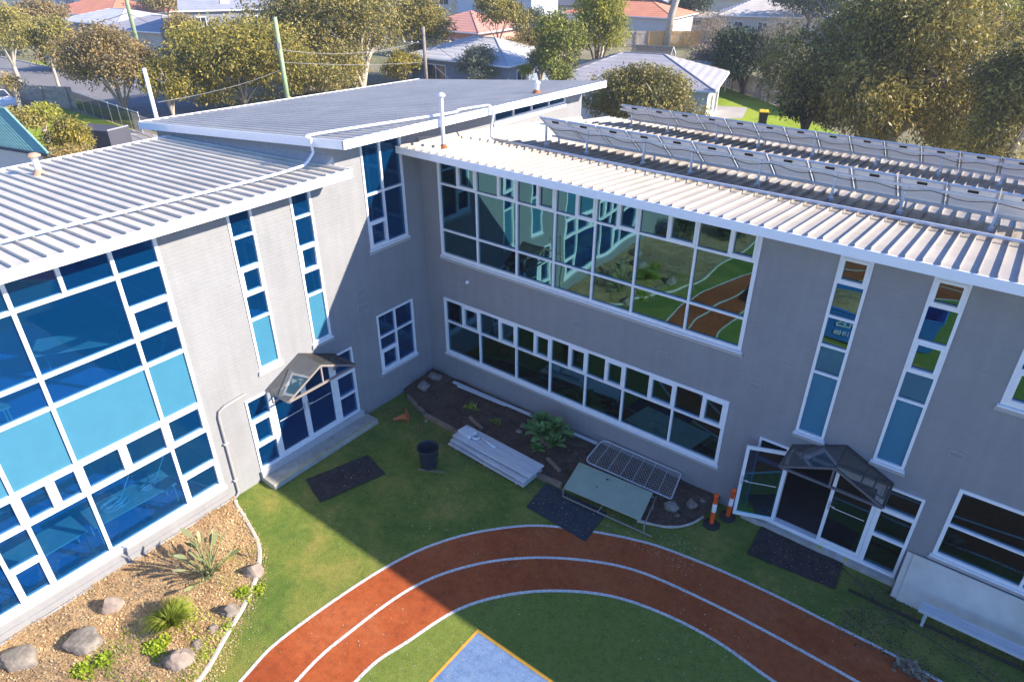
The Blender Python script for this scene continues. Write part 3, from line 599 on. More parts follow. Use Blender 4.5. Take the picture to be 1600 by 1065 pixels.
vent(-5.6, -6.95, zl(-5.6), zl(-5.6)+.42, .07, .15, 'terracotta', base='terracotta')
# wall vents, downpipe, lamp
def airvent(P, u, v, w_=.26, h_=.14):
    mb = MB(); slab(mb, P, (u-w_/2, u+w_/2, v-h_/2, v+h_/2), [(u-w_/2+.02, u+w_/2-.02, v-h_/2+.02+k*.03, v-h_/2+.035+k*.03) for k in range(int((h_-.04)/.03))], .012, .001); mb.build('air_vent', M['render_grey'], school)
for a in ((-2.4, 3.78, .36, .22), (-2.42, 3.34, .36, .2)): airvent(PA, *a)
for a in ((1.42, 3.45, .3, .2), (1.05, 3.5, .16, .12), (2.9, 3.49), (5.12, 3.49), (7.49, 3.49), (9.66, 3.5), (13.44, 3.52), (16.2, 3.5)): airvent(PB, *a)
airvent(PA, -2.3, .45, .3, .2)
mb = MB(); mb.lathe([(.0, .0), (.05, .0), (.055, .05), (.03, .09), (.0, .1)], 14, Matrix.Translation((1.6, -.0, 3.62)) @ Matrix.Rotation(math.radians(90), 4, 'X')); mb.build('wall_lamp', M['white'], school, smooth=True)
q = [PA(-6.16, 2.60, .045), PA(-6.7, 2.56, .045), PA(-6.86, 2.50, .045), PA(-6.9, 2.36, .045), PA(-6.9, .16, .045), PA(-6.95, .06, .045), PA(-7.1, .0, .05)]
mb = MB(); mb.tube(q[:1]+smooth_path([(*p,) for p in q[1:]], 1)[0:], .035, 8); mb.tube([PA(-7.1, .04, .05), PA(-7.6, .035, .05), PA(-20, .0, .05)], .035, 8); mb.build('downpipe', M['render_grey'], school, smooth=True)
mb = MB()
for v in (.5, 1.6): slab(mb, PA, (-6.96, -6.84, v, v+.03), [], .085, .001)
mb.build('pipe_bracket', M['galv'], school)
mb = MB(); slab(mb, PA, (-22, -7.15, -.02, .20), [], .02, .0005); mb.build('base_course', M['brick'], school)

# furniture seen through the glass
def desk(x, y, z, rz, L=1.5, W_=.7, label='', m='table'):
    t = thing('classroom_table', label, 'table', (x, y, z), 'classroom tables behind the glass'); R_ = Matrix.Translation((x, y, z)) @ Matrix.Rotation(rz, 4, 'Z')
    mb = MB(); mb.box(-L/2, L/2, -W_/2, W_/2, .70, .73, R_); mb.build('tabletop', M[m], t)
    for a in (-1, 1):
        for b in (-1, 1):
            mb = MB(); mb.tube([R_ @ Vector((a*(L/2-.06), b*(W_/2-.06), 0)), R_ @ Vector((a*(L/2-.06), b*(W_/2-.06), .70))], .018, 6); mb.build('leg', M['galv'], t)
    return t
desk(-.85, -8.9, .2, math.radians(88), 1.8, .75, 'cluttered table behind the lowest big pane of the left window')
desk(-.9, -10.7, .2, math.radians(92), 1.5, .75, 'second table behind the lower left glass, further left')
desk(-2.3, -8.4, 3.5, math.radians(60), 1.6, .8, 'table on the upper floor behind the big left window')
desk(-1.2, -11.0, 3.5, math.radians(85), 1.6, .8, 'table on the upper floor at the left edge of the window')
desk(4.6, 1.3, .12, math.radians(2), 2.6, .8, 'long table behind the lower middle panes of the shaded wing')
desk(8.0, 1.2, .12, math.radians(-4), 2.0, .8, 'table behind the right end of the lower window band')
def cable(c, r, turns, m, label, zz):
    P_ = []
    for i in range(int(turns*26)):
        a = i/26*2*math.pi; rr = r*(1+.18*math.sin(a*.37+1)); P_.append((c[0]+rr*.55*math.cos(a)+.05*math.sin(a*.21), c[1]+rr*math.sin(a)+.06*math.cos(a*.3), zz+.003*i/3))
    P_ += [(P_[-1][0]-.1, P_[-1][1]+.25, zz+.1), (P_[-1][0]-.2, P_[-1][1]+.6, zz+.5), (P_[-1][0]-.25, P_[-1][1]+.8, zz+1.0)]
    mb = MB(); mb.tube(P_, .008, 5); tag(mb.build('cable', M[m], smooth=True), label, 'cable')
cable((-.8, -9.25), .22, 5, 'whiteplastic', 'loose coil of white cable on the table behind the lower left window', .95)
cable((-.8, -8.5), .12, 3, 'whiteplastic', 'smaller coil of white cable at the right end of the table', .95)

# ------------------------------------------------------------------ solar panels on the cream roof
def solar_row(y, z, xs, which, posts, ytilt=1.02):
    rk = thing('panel_rack', 'aluminium rack of rails and posts carrying the %s row of solar panels' % which, 'rack', (xs[0], y, zb(y)))
    ylo = y+ytilt; zlo = zb(ylo)+.14; sl_ = (z-zlo)
    f = lambda t: (y+ytilt*t, z-sl_*t)      # t 0 top edge, 1 bottom edge
    for t in (.22, .80):
        yy, zz = f(t); mb = MB(); mb.box(xs[0]-.12, xs[-1]+.1, yy-.025, yy+.025, zz-.095, zz-.045); mb.build('rail', M['alum'], rk)
    for px in posts:
        yy, zz = f(.22); mb = MB(); mb.box(px-.022, px+.022, yy-.022-.03, yy+.022-.03, zb(yy), zz-.05); mb.box(px-.05, px+.05, yy-.09, yy+.03, zb(yy)+.002, zb(yy)+.075); mb.build('post', M['alum'], rk)
        y2, z2 = f(.80); mb = MB(); mb.box(px-.02, px+.02, y2-.02, y2+.02, zb(y2), z2-.096); mb.build('foot', M['alum'], rk)
    mb = MB(); P_ = []
    for i in range(int((xs[-1]-xs[0])/.15)):
        x = xs[0]+.2+i*.15; yy, zz = f(.2); P_.append((x, yy-.06, zz-.12-.03*math.sin(i*.9)-.03*abs(math.sin(i*.31))))
    mb.tube(P_, .008, 5); mb.build('cable', M['wire'], rk)
    for i in range(len(xs)-1):
        a, b = xs[i]+.014, xs[i+1]-.014
        t = thing('solar_panel', '%s solar panel from the left in the %s row, seen from its grey back' % (ORD[i].capitalize() if i < 16 else 'A', which), 'solar panel', ((a+b)/2, y, z), '%s row of solar panels' % which)
        nrm = Vector((0, sl_, ytilt)).normalized(); A_ = Vector((a, *f(0))); B_ = Vector((b, *f(0))); C_ = Vector((b, *f(1))); D_ = Vector((a, *f(1)))
        ex = Vector((1, 0, 0)); ed = (D_-A_).normalized(); k = .04
        mb = MB()
        def strip(p, q, inn):  # frame bars
            mb.hexa([p-nrm*.035, q-nrm*.035, q+inn*k-nrm*.035, p+inn*k-nrm*.035], [p, q, q+inn*k, p+inn*k])
        strip(A_, B_, ed); strip(D_, C_, -ed); strip(A_+ed*k, D_-ed*k, ex); strip(B_+ed*k, C_-ed*k, -ex); mb.build('frame', M['alum'], t)
        mb = MB(); q = [A_+ed*k+ex*k, B_+ed*k-ex*k, C_-ed*k-ex*k, D_-ed*k+ex*k]; mb.add([p-nrm*.012 for p in q], [(0, 1, 2, 3)]); mb.build('backsheet', M['cell'], t)
        mb = MB(); c_ = A_.lerp(B_, .5)+ed*.14; mb.hexa([c_-ex*.09-ed*.0-nrm*.045, c_+ex*.09-nrm*.045, c_+ex*.09+ed*.06-nrm*.045, c_-ex*.09+ed*.06-nrm*.045], [c_-ex*.09-nrm*.0125, c_+ex*.09-nrm*.0125, c_+ex*.09+ed*.06-nrm*.0125, c_-ex*.09+ed*.06-nrm*.0125]); mb.build('junction_box', M['black'], t)
X1 = [2.15+i*.872 for i in range(14)]; X2 = [1.45+i*.902 for i in range(15)]
solar_row(2.45, 7.69, X1, 'front', [2.25, 3.55, 5.2, 6.47, 8.1, 9.7, 11.05, 12.65, 14.1])
solar_row(8.1, 7.06, X2, 'rear', [1.8, 3.15, 4.8, 6.15, 7.75, 9.45, 11.0, 12.4, 13.9])

# ------------------------------------------------------------------ things in the courtyard
def rot(x, y, z, rz=0, rx=0, ry=0): return Matrix.Translation((x, y, z)) @ Matrix.Rotation(rz, 4, 'Z') @ Matrix.Rotation(ry, 4, 'Y') @ Matrix.Rotation(rx, 4, 'X')
def flatmat(name, label, pts, m, cat='mat', z=.008, th=.016):
    # soft edged rubber mat with slightly lifted corners
    bm = bmesh.new(); n = 14; a, b, c, d = [Vector((*p, 0)) for p in pts]; g = [[None]*(n+1) for _ in range(n+1)]
    for i in range(n+1):
        for j in range(n+1):
            s_, t_ = i/n, j/n; p = a.lerp(b, s_).lerp(d.lerp(c, s_), t_); e = min(s_, 1-s_, t_, 1-t_)
            jit = .012*noise.noise(Vector((p.x*4, p.y*4, 3))) if e == 0 else 0
            g[i][j] = bm.verts.new((p.x+jit, p.y+jit, z+th+.012*noise.noise(Vector((p.x*1.7, p.y*1.7, 1)))))
    for i in range(n):
        for j in range(n): bm.faces.new((g[i][j], g[i+1][j], g[i+1][j+1], g[i][j+1]))
    me = bpy.data.meshes.new(name); bm.normal_update(); bm.to_mesh(me); bm.free(); me.materials.append(m)
    o = bpy.data.objects.new(name, me); COL.objects.link(o); so_ = o.modifiers.new('thick', 'SOLIDIFY'); so_.thickness = th; so_.offset = -1
    return tag(o, label, cat)
flatmat('rubber_mat', 'black rubber mat on the turf outside the left entrance step', [(.87, -5.57), (1.39, -3.97), (2.29, -4.2), (1.79, -5.86)], M['mat_black'])
flatmat('rubber_mat', 'blue black rubber mat overlapping the outer edge of the red track', [(5.82, -2.95), (7.52, -3.02), (7.46, -1.95), (5.72, -1.98)], M['mat_blue'])
flatmat('rubber_mat', 'black rubber mat lying in front of the open right doors', [(10.5, -.17), (12.3, -.18), (12.36, -.98), (10.55, -1.16)], M['mat_black'])

# cone lying on its side
t = thing('traffic_cone', 'faded orange traffic cone lying on its side on the turf', 'cone', (1.0, -2.25, 0))
dirc = Vector((.72-1.1, -2.50+2.20, 0)); rz = math.atan2(dirc.y, dirc.x)
Mx = Matrix.Translation((1.1, -2.2, .13)) @ Matrix.Rotation(rz, 4, 'Z') @ Matrix.Rotation(math.radians(90+14), 4, 'Y')
mb = MB(); mb.lathe([(.115, .02), (.10, .06), (.03, .42), (.022, .44), (.0, .44)], 16, Mx); mb.build('cone_body', M['cone'], t, smooth=True)
mb = MB(); mb.box(-.16, .16, -.16, .16, 0, .022, Mx); mb.build('base', M['cone'], t, bevel=.008)
# bin
t = thing('rubbish_bin', 'tall round navy plastic rubbish bin without a lid', 'bin', (2.95, -3.28, 0)); Mx = Matrix.Translation((2.95, -3.28, 0))
prof = [(.0, .0), (.20, .0), (.205, .02)]+[(.205+.055*k/9+(.006 if k % 3 == 0 else 0), .02+.56*k/9) for k in range(1, 10)]+[(.285, .60), (.285, .63), (.262, .63), (.255, .58), (.20, .05), (.0, .045)]
mb = MB(); mb.lathe(prof, 28, Mx); mb.build('bin_body', M['bin'], t, smooth=True)
for s_ in (-1, 1):
    mb = MB(); mb.tube([Mx @ Vector((s_*.27, -.06, .5)), Mx @ Vector((s_*.31, -.06, .49)), Mx @ Vector((s_*.31, .06, .49)), Mx @ Vector((s_*.27, .06, .5))], .012, 6); mb.build('handle', M['bin'], t)
mb = MB(); mb.box(-.33, .33, -.02, .02, .002, .03, rot(3.12, -3.40, 0, math.radians(27))); tag(mb.build('wooden_stick', M['timber']), 'short pale wooden stick on the turf beside the bin', 'stick')
mb = MB(); mb.lathe([(0, .0), (.05, .0), (.055, .03), (.0, .05)], 9, rot(.42, -2.78, .0), False); tag(mb.build('plastic_scrap', M['court']), 'crumpled pale blue plastic scrap near the step end', 'scrap')
# stacked aluminium plank benches
def plank_bench(cx, cy, z, rz, L, label, n=3, w_=.19, legs=True):
    t = thing('plank_bench', label, 'bench', (cx, cy, z), 'stacked aluminium benches'); R_ = rot(cx, cy, z, rz)
    for k in range(n):
        y = (k-(n-1)/2)*(w_+.012)
        mb = MB(); mb.box(-L/2, L/2, y-w_/2, y+w_/2, .05, .09, R_)
        for e in (-1, 0, 1): mb.box(-L/2+.01, L/2-.01, y+e*w_*.3-.012, y+e*w_*.3+.012, .0905, .096, R_)
        mb.build('plank', M['alum'], t, bevel=.006)
    for s_ in (-1, 0, 1):
        mb = MB(); mb.box(s_*L*.4-.025, s_*L*.4+.025, -n*w_/2, n*w_/2, 0, .048, R_); mb.build('bracket', M['alum'], t)
    return t
plank_bench(4.12, -2.06, .02, math.radians(-2.5), 2.60, 'lowest aluminium plank bench of the stack on the turf', 4)
plank_bench(4.14, -2.13, .13, math.radians(-3.5), 2.56, 'middle aluminium plank bench of the stack', 3)
plank_bench(4.18, -2.02, .24, math.radians(-2.0), 2.62, 'topmost aluminium plank bench of the stack, a white box on it', 3)
t = thing('meter_box', 'white plastic meter box lying on the stacked aluminium benches', 'box', (3.2, -1.98, .34)); R_ = rot(3.16, -1.99, .338, math.radians(-8))
mb = MB(); mb.box(-.22, .22, -.17, .17, 0, .12, R_); mb.build('box_body', M['whiteplastic'], t, bevel=.03)
mb = MB(); mb.lathe([(0, .12), (.035, .12), (.035, .15), (0, .15)], 12, R_ @ Matrix.Translation((-.1, .1, 0)), False); mb.build('knob', M['galv'], t)
mb = MB(); mb.tube([R_ @ Vector(p) for p in ((.2, -.05, .06), (.32, -.05, .06), (.38, -.02, .05), (.38, .08, .04), (.3, .1, .04))], .028, 8); mb.build('pipe_elbow', M['whiteplastic'], t, smooth=True)
mb = MB(); mb.tube([R_ @ Vector((.42, .12, .04)), R_ @ Vector((.95, .10, .04))], .032, 10); tag(mb.build('plastic_pipe', M['whiteplastic'], smooth=True), 'short white plastic pipe lying beside the white box', 'pipe')
# long white gutters on the bed by the wall
def channel(p, q, w_, label):
    p, q = Vector(p), Vector(q); d = q-p; R_ = Matrix.Translation(p) @ d.to_track_quat('X', 'Z').to_matrix().to_4x4(); L = d.length
    mb = MB(); mb.box(0, L, -w_/2, w_/2, 0, .006, R_); mb.box(0, L, -w_/2, -w_/2+.008, .006, .05, R_); mb.box(0, L, w_/2-.008, w_/2, .006, .05, R_)
    return tag(mb.build('gutter_length', M['whiteplastic']), label, 'gutter')
channel((1.10, -.28, .25), (6.05, -.13, .23), .07, 'long white gutter length lying on the soil close to the wall')
channel((1.35, -.36, .26), (3.1, -.27, .25), .06, 'shorter white gutter piece beside the long one on the soil')
# mesh gate leaning low against the wall
t = thing('mesh_gate', 'silver chain mesh gate with a tube frame resting against the wall', 'gate', (7.3, -.5, .3))
c0_, c1_, c2_, c3_ = Vector((6.20, -.98, .30)), Vector((8.55, -.88, .28)), Vector((8.40, -.06, .42)), Vector((6.18, -.09, .42))
def rect_pt(u, v): return c0_.lerp(c1_, u).lerp(c3_.lerp(c2_, u), v)
W2, H2, rc = 2.3, .86, .16; loop = []
for (cx_, cy_, a0) in ((rc, rc, 180), (W2-.05, .05, 270), (W2-.05, H2-.05, 0), (rc, H2-rc, 90)):
    r_ = rc if cx_ == rc else .05
    for k in range(7): an = math.radians(a0+k*15); loop.append(rect_pt((cx_+r_*math.cos(an))/W2, (cy_+r_*math.sin(an))/H2))
loop.append(loop[0]); mb = MB(); mb.tube(loop, .019, 6, caps=False); mb.build('frame', M['galv'], t, smooth=True)
mb = MB()
for u in (.12, .27, .42, .56, .70, .85): mb.tube([rect_pt(u, .0), rect_pt(u, 1)], .007, 4)
mb.build('brace', M['galv'], t)
mb = MB(); Lx, Ly = 2.35, .85; st = .088; k = -Ly
while k < Lx:
    for s_ in (0, 1):
        a0, b0 = max(k, 0), min(k+Ly, Lx)
        if b0 > a0:
            va, vb = (a0-k)/Ly, (b0-k)/Ly
            if s_: va, vb = 1-va, 1-vb
            mb.tube([rect_pt(a0/Lx, va)-Vector((0, 0, .006*s_)), rect_pt(b0/Lx, vb)-Vector((0, 0, .006*s_))], .0032, 3, caps=False)
    k += st
mb.build('chain_mesh', M['galv'], t)
# green board on its tube frame
t = thing('display_board', 'pale green scuffed board lying flat on a low tube frame', 'board', (7.2, -1.5, .25))
pts = [(6.32, -2.12), (8.30, -1.95), (8.12, -.98), (6.12, -1.11)]
mb = MB(); mb.hexa([Vector((*p, .27+.02*(i > 1))) for i, p in enumerate(pts)], [Vector((*p, .295+.02*(i > 1))) for i, p in enumerate(pts)]); mb.build('board', M['palegreen'], t, bevel=.004)
mb = MB(); rr = [(6.30, -2.22, .12), (6.26, -2.1, .2), (6.22, -1.9, .22)]
mb.tube([(6.18, -1.0, .24), (6.30, -2.1, .20), (6.38, -2.22, .12), (8.66, -2.02, .06)], .018, 6); mb.tube([(8.45, -2.03, .06), (8.42, -1.95, .24), (8.22, -.98, .26)], .016, 6)
mb.tube([(6.4, -1.2, .25), (8.2, -1.05, .25)], .016, 6); mb.tube([(7.3, -2.12, .1), (7.3, -1.1, .24)], .014, 6); mb.tube([(6.4, -1.9, 0), (6.4, -1.9, .25)], .014, 6); mb.tube([(8.3, -1.3, .1), (8.3, -1.3, .26)], .014, 6)
mb.build('tube_frame', M['taupe'], t, smooth=True)
mb = MB()
for (x, y, r) in ((6.95, -1.62, .022), (7.33, -1.34, .01), (7.02, -1.25, .03), (7.5, -1.2, .014), (7.06, -1.23, .018), (6.6, -1.4, .009), (7.9, -1.5, .012)):
    mb.lathe([(0, .0), (r, .0)], 7, Matrix.Translation((x, y, .3045+.02*(y+2.1))), False)
mb.build('scuff_mark', M['black'], t)
# bollards
def bollard(x, y, lean, label):
    t = thing('safety_bollard', label, 'bollard', (x, y, 0), 'orange and white bollards'); R_ = rot(x, y, 0, 0, math.radians(lean[0]), math.radians(lean[1]))
    mb = MB(); mb.lathe([(0, 0), (.20, 0), (.20, .03), (.15, .06), (.07, .075), (.0, .075)], 8, R_ @ Matrix.Scale(1, 4)); mb.build('base', M['black'], t)
    mb = MB(); mb.lathe([(.05, .07), (.05, .60), (.05, .74), (.05, .86), (.053, .862), (.053, .90), (.03, .925), (0, .93)], 16, R_); mb.build('post', M['orange'], t, smooth=True)
    for (a, b) in ((.34, .47), (.58, .71))[1:] if 0 else ((.42, .66),):
        mb = MB(); mb.lathe([(.0515, a), (.0515, b)], 16, R_); mb.build('reflective_band', M['reflective'], t, smooth=True)
    mb = MB(); mb.tube([R_ @ Vector((0, 0, .93)), R_ @ Vector((.03, 0, .97)), R_ @ Vector((.05, 0, .93))], .008, 5); mb.build('handle', M['orange'], t)
bollard(9.56, -.80, (-1, -1), 'orange bollard with a white band, the nearer of the two beside the open door')
bollard(9.76, -.34, (3, 2), 'orange bollard with a white band, the one nearer the wall by the open door')
# blue skips that only show as reflections in the narrow windows
M['skipblue'] = mat('blue skip paint', (.03, .20, .55), .4, var=.12, scale=3)
def skip(x0, x1, y0, y1, h, label, fill, text):
    t = thing('skip_bin', label, 'skip', ((x0+x1)/2, (y0+y1)/2, 0), 'blue skips reflected in the narrow windows'); i = .35; w_ = .05
    mb = MB(); b_ = [Vector(p) for p in ((x0+i, y0+.1, .08), (x1-i, y0+.1, .08), (x1-i, y1-.02, .08), (x0+i, y1-.02, .08))]; tp = [Vector(p) for p in ((x0, y0, h), (x1, y0, h), (x1, y1, h), (x0, y1, h))]
    ib = [Vector((p.x+(w_ if p.x < (x0+x1)/2 else -w_), p.y+(w_ if p.y < (y0+y1)/2 else -w_), p.z+.05)) for p in b_]; it = [Vector((p.x+(w_ if p.x < (x0+x1)/2 else -w_), p.y+(w_ if p.y < (y0+y1)/2 else -w_), h)) for p in tp]
    V = b_+tp+it+ib; F = [(3, 2, 1, 0)]+[(k, (k+1) % 4, 4+(k+1) % 4, 4+k) for k in range(4)]+[(4+k, 4+(k+1) % 4, 8+(k+1) % 4, 8+k) for k in range(4)]+[(8+k, 8+(k+1) % 4, 12+(k+1) % 4, 12+k) for k in range(4)]+[(12, 13, 14, 15)]
    mb.add(V, F); mb.build('body', M['skipblue'], t)
    mb = MB(); [mb.tube([tp[k], tp[(k+1) % 4]], .035, 6) for k in range(4)]; mb.build('rim', M['skipblue'], t)
    if fill:
        bm = bmesh.new(); bmesh.ops.create_grid(bm, x_segments=24, y_segments=24, size=.5)
        for v in bm.verts:
            u, q = v.co.x+.5, v.co.y+.5; v.co = Vector((x0+.08+(x1-x0-.16)*u, y0+.08+(y1-y0-.16)*q, h-.16+.3*math.sin(math.pi*u)*math.sin(math.pi*q)+.07*noise.noise(Vector((u*5, q*5, 2)))))
        me = bpy.data.meshes.new('soil_load'); bm.to_mesh(me); bm.free(); me.materials.append(M['mulch']); o = bpy.data.objects.new('soil_load', me); COL.objects.link(o); o.parent = t; o.matrix_parent_inverse = Matrix.Translation(-t.location)
    for (tx, sz, px_, pz) in text:
        fc = bpy.data.curves.new('lettering', 'FONT'); fc.body = tx; fc.size = sz; fc.align_x = 'CENTER'; fc.extrude = .003; fc.offset = .006
        fo = bpy.data.objects.new('tmp', fc); COL.objects.link(fo); bpy.context.view_layer.update(); me_ = bpy.data.meshes.new_from_object(fo.evaluated_get(bpy.context.evaluated_depsgraph_get())); bpy.data.objects.remove(fo)
        me_.materials.clear(); me_.materials.append(M['white']); fo = bpy.data.objects.new('lettering', me_); COL.objects.link(fo); fo.parent = t; fo.matrix_parent_inverse = Matrix.Translation(-t.location); fo.location = (px_, y1+.008, pz); fo.rotation_euler = (math.radians(90), 0, math.pi)
skip(7.7, 11.0, -12.2, -9.75, 1.2, 'blue skip heaped with soil, mirrored in the left narrow window', True, [('OLES', .34, 9.46, .50), ('119 030', .15, 9.34, .27)])
skip(11.35, 12.5, -12.6, -10.3, 1.15, 'empty narrow blue skip, mirrored in the right narrow window', False, [])
# leaning board, bench, pipe, hose on the right
t = thing('leaning_board', 'large cream laminated board leaning on the wall under the window', 'board', (13.3, -.4, 0))
mb = MB(); mb.hexa([Vector(p) for p in ((13.42, -.46, .0), (18.0, -.46, .0), (18.0, -.43, .0), (13.42, -.43, .0))], [Vector(p) for p in ((13.42, -.075, .97), (18.0, -.075, .97), (18.0, -.05, .98), (13.42, -.05, .98))]); mb.build('board', M['cream'], t, bevel=.003)
mb = MB(); mb.hexa([Vector(p) for p in ((13.30, -.43, .0), (17.9, -.43, .0), (17.9, -.40, .0), (13.30, -.40, .0))], [Vector(p) for p in ((13.30, -.050, .95), (17.9, -.050, .95), (17.9, -.026, .96), (13.30, -.026, .96))]); tag(mb.build('leaning_board', M['cream'], bevel=.003), 'second cream board behind the large one, only its left strip showing', 'board')
t = thing('aluminium_bench', 'long ribbed aluminium bench seat in front of the leaning board', 'bench', (15.6, -.78, 0))
mb = MB()
for k in range(3):
    y = -.90+k*.095; mb.box(13.80, 18.2, y, y+.085, .42, .445)
mb.box(13.80, 18.2, -.915, -.905, .39, .44); mb.build('seat', M['alum'], t, bevel=.004)
for x in (13.95, 15.75, 17.4):
    mb = MB(); mb.box(x-.03, x+.03, -.89, -.62, .37, .418); mb.box(x-.025, x+.025, -.85, -.80, 0, .37); mb.box(x-.025, x+.025, -.70, -.65, 0, .37); mb.build('leg', M['alum'], t)
mb = MB(); mb.tube([(12.58, -.82, .03), (14.0, -.80, .035), (15.63, -.75, .03), (15.8, -.75, .03)], .03, 8); tag(mb.build('black_pipe', M['black'], smooth=True), 'long straight black pipe lying on the turf before the bench', 'pipe')
mb = MB(); mb.tube(smooth_path([(12.33, -.28, .012), (12.9, -.62, .012), (13.5, -.98, .012), (14.3, -1.1, .012), (15.21, -1.36, .012), (16.5, -1.9, .012)], 6), .009, 5); tag(mb.build('black_hose', M['wire'], smooth=True), 'thin black cable trailing over the turf on the right', 'cable')

# rocks
def rock(x, y, z, sx, sy, sz, rz, label, m='rock', flat=.0, seed=0, cat='rock'):
    sx, sy, sz = sx*.88, sy*.88, sz*.9; z -= .02
    bm = bmesh.new(); bmesh.ops.create_icosphere(bm, subdivisions=4, radius=1); sd = seed*7.3+x
    for v in bm.verts:
        p = v.co.copy(); d = 1+.30*noise.noise(p*1.2+Vector((sd, 0, 0)))+.12*noise.noise(p*3+Vector((0, sd, 0)))+.09*noise.noise(p*7+Vector((0, 0, sd)))
        p = p*d
        for n_ in ((.6, .2, .75), (-.7, .4, .5), (.1, -.8, .6), (-.3, -.5, -.8)):
            n_ = (Vector(n_)+Vector((math.sin(sd), math.cos(sd), 0))*.35).normalized(); e = p.dot(n_)
            if e > .72: p -= n_*(e-.72)*.8
        if flat and p.z > flat: p.z = flat+(p.z-flat)*.12
        v.co = Vector((p.x*sx, p.y*sy, p.z*sz))
    me = bpy.data.meshes.new('rock'); bm.to_mesh(me); bm.free(); me.materials.append(M[m])
    for p in me.polygons: p.use_smooth = True
    o = bpy.data.objects.new('rock', me); COL.objects.link(o); o.location = (x, y, z); o.rotation_euler = (0, 0, rz)
    return tag(o, label, cat)
rock(.72, -12.0, .12, .40, .27, .34, .6, 'smooth flat topped rock at the lower left corner of the garden', flat=.5, seed=1)
rock(1.32, -11.12, .13, .42, .30, .30, .5, 'big flat topped boulder in the middle of the mulch', flat=.45, seed=2)
rock(.93, -10.38, .10, .26, .17, .28, 1.1, 'upright pinkish rock near the wall in the mulched garden', 'rockpink', seed=3)
rock(3.15, -10.15, .10, .30, .24, .30, .9, 'large angular rock by the kerb at the bottom of the garden', 'rockpink', seed=4)
rock(2.92, -8.98, .08, .22, .16, .24, .8, 'grey rock against the kerb beside the yellow weeds', seed=5)
rock(2.40, -8.10, .08, .24, .20, .22, .2, 'pale rock at the curve of the kerb beside the tall plant', 'rockpink', seed=6)
rock(2.98, -9.42, .05, .15, .12, .10, .3, 'small flat pale stone beside the kerb', 'rockpink', seed=7)
rock(3.05, -9.80, .05, .20, .15, .09, .1, 'low pale stone half buried between the weeds and the kerb', 'rockpink', seed=8)
rock(.50, -.95, .25, .22, .20, .18, .4, 'dark round rock in the corner soil bed, front one of the pair', seed=9)
rock(.42, -.38, .26, .28, .17, .16, .2, 'dark rock in the very corner against the wall', seed=10)
rock(8.62, -.98, .2, .20, .17, .16, .4, 'grey rock right of the mesh gate', seed=11)
rock(8.98, -.62, .18, .16, .14, .14, .9, 'small grey rock between the gate and the bollards', seed=12)
rock(8.85, -1.15, .1, .13, .10, .09, .1, 'flat grey stone behind the small curved kerb', seed=13)
rock(9.12, -.35, .14, .12, .10, .12, .5, 'little dark stone near the wall left of the bollards', seed=14)
rock(1.26, -1.62, .05, .07, .05, .05, .5, 'small yellowish stone on the turf by the timber edging', 'rockpink', seed=15)
rock(1.55, -1.95, .04, .07, .05, .05, 1.5, 'small pale stone on the turf in front of the edging', 'rockpink', seed=16)
rock(4.05, -.9, .2, .11, .08, .07, .5, 'reddish stone left of the rosette plant', 'rockpink', seed=17)
rock(4.0, -.68, .22, .09, .08, .06, .5, 'grey stone behind the reddish one near the rosette plant', seed=18)
mb = MB(); mb.box(-.32, .32, -.05, .05, 0, .07, rot(2.85, -1.3, .12, math.radians(-18))); tag(mb.build('timber_log', M['timber'], bevel=.02), 'rotting timber piece on the soil behind the bench stack', 'log')
mb = MB(); mb.box(-.30, .30, -.05, .05, 0, .06, rot(5.55, -1.42, .11, math.radians(-22))); tag(mb.build('timber_log', M['timber'], bevel=.02), 'rotting timber piece between the rosette plant and the green board', 'log')
mb = MB(); mb.tube(smooth_path([(8.15, -1.75, .03), (8.5, -1.62, .03), (8.85, -1.45, .03), (9.15, -1.1, .03), (9.3, -.7, .03)], 5), .045, 6); tag(mb.build('curved_kerb', M['kerb']), 'short curved concrete kerb round the stones near the bollards', 'kerb')

# ------------------------------------------------------------------ small plants
def mesh_np(name, V, F, m, parent=None, loc=None):
    V = np.asarray(V, dtype=np.float32).reshape(-1, 3); n = len(F) if not isinstance(F, int) else F
    me = bpy.data.meshes.new(name); me.vertices.add(len(V)); me.vertices.foreach_set('co', V.ravel())
    F = np.asarray(F, dtype=np.int32); me.loops.add(F.size); me.loops.foreach_set('vertex_index', F.ravel())
    me.polygons.add(len(F)); me.polygons.foreach_set('loop_start', np.arange(0, F.size, F.shape[1], dtype=np.int32)); me.polygons.foreach_set('loop_total', np.full(len(F), F.shape[1], dtype=np.int32))
    me.update(calc_edges=True); me.validate(); me.materials.append(m)
    o = bpy.data.objects.new(name, me); COL.objects.link(o)
    if parent is not None: o.parent = parent; o.matrix_parent_inverse = Matrix.Translation(-parent.location)
    return o
def blade(mb, base, tip, bend, w0, n=5, up=Vector((0, 0, 1)), fold=.0):
    "one leaf blade, widest in the middle, bent by bend"
    base, tip, bend = Vector(base), Vector(tip), Vector(bend); d = (tip-base); sd = d.cross(up)
    sd = sd.normalized() if sd.length > 1e-5 else Vector((1, 0, 0)); vs = []
    for i in range(n+1):
        t = i/n; p = base+d*t+bend*(4*t*(1-t)); w_ = w0*(math.sin(math.pi*min(.97, .12+t*.85))**.8)
        vs += [p-sd*w_, p+sd*w_]
    mb.add(vs, [(2*i, 2*i+1, 2*i+3, 2*i+2) for i in range(n)])
GREENS = {}
GREENS['agave'] = leaf_mat('agave leaf', [(.07, .17, .05), (.13, .26, .09), (.18, .32, .12)], .4, .15)
GREENS['stre'] = leaf_mat('paddle leaf', [(.14, .17, .08), (.24, .27, .13), (.34, .33, .2)], .35, .2)
GREENS['tuft'] = leaf_mat('tufted grass', [(.14, .22, .02), (.25, .33, .03), (.38, .36, .10)], .5, .4)
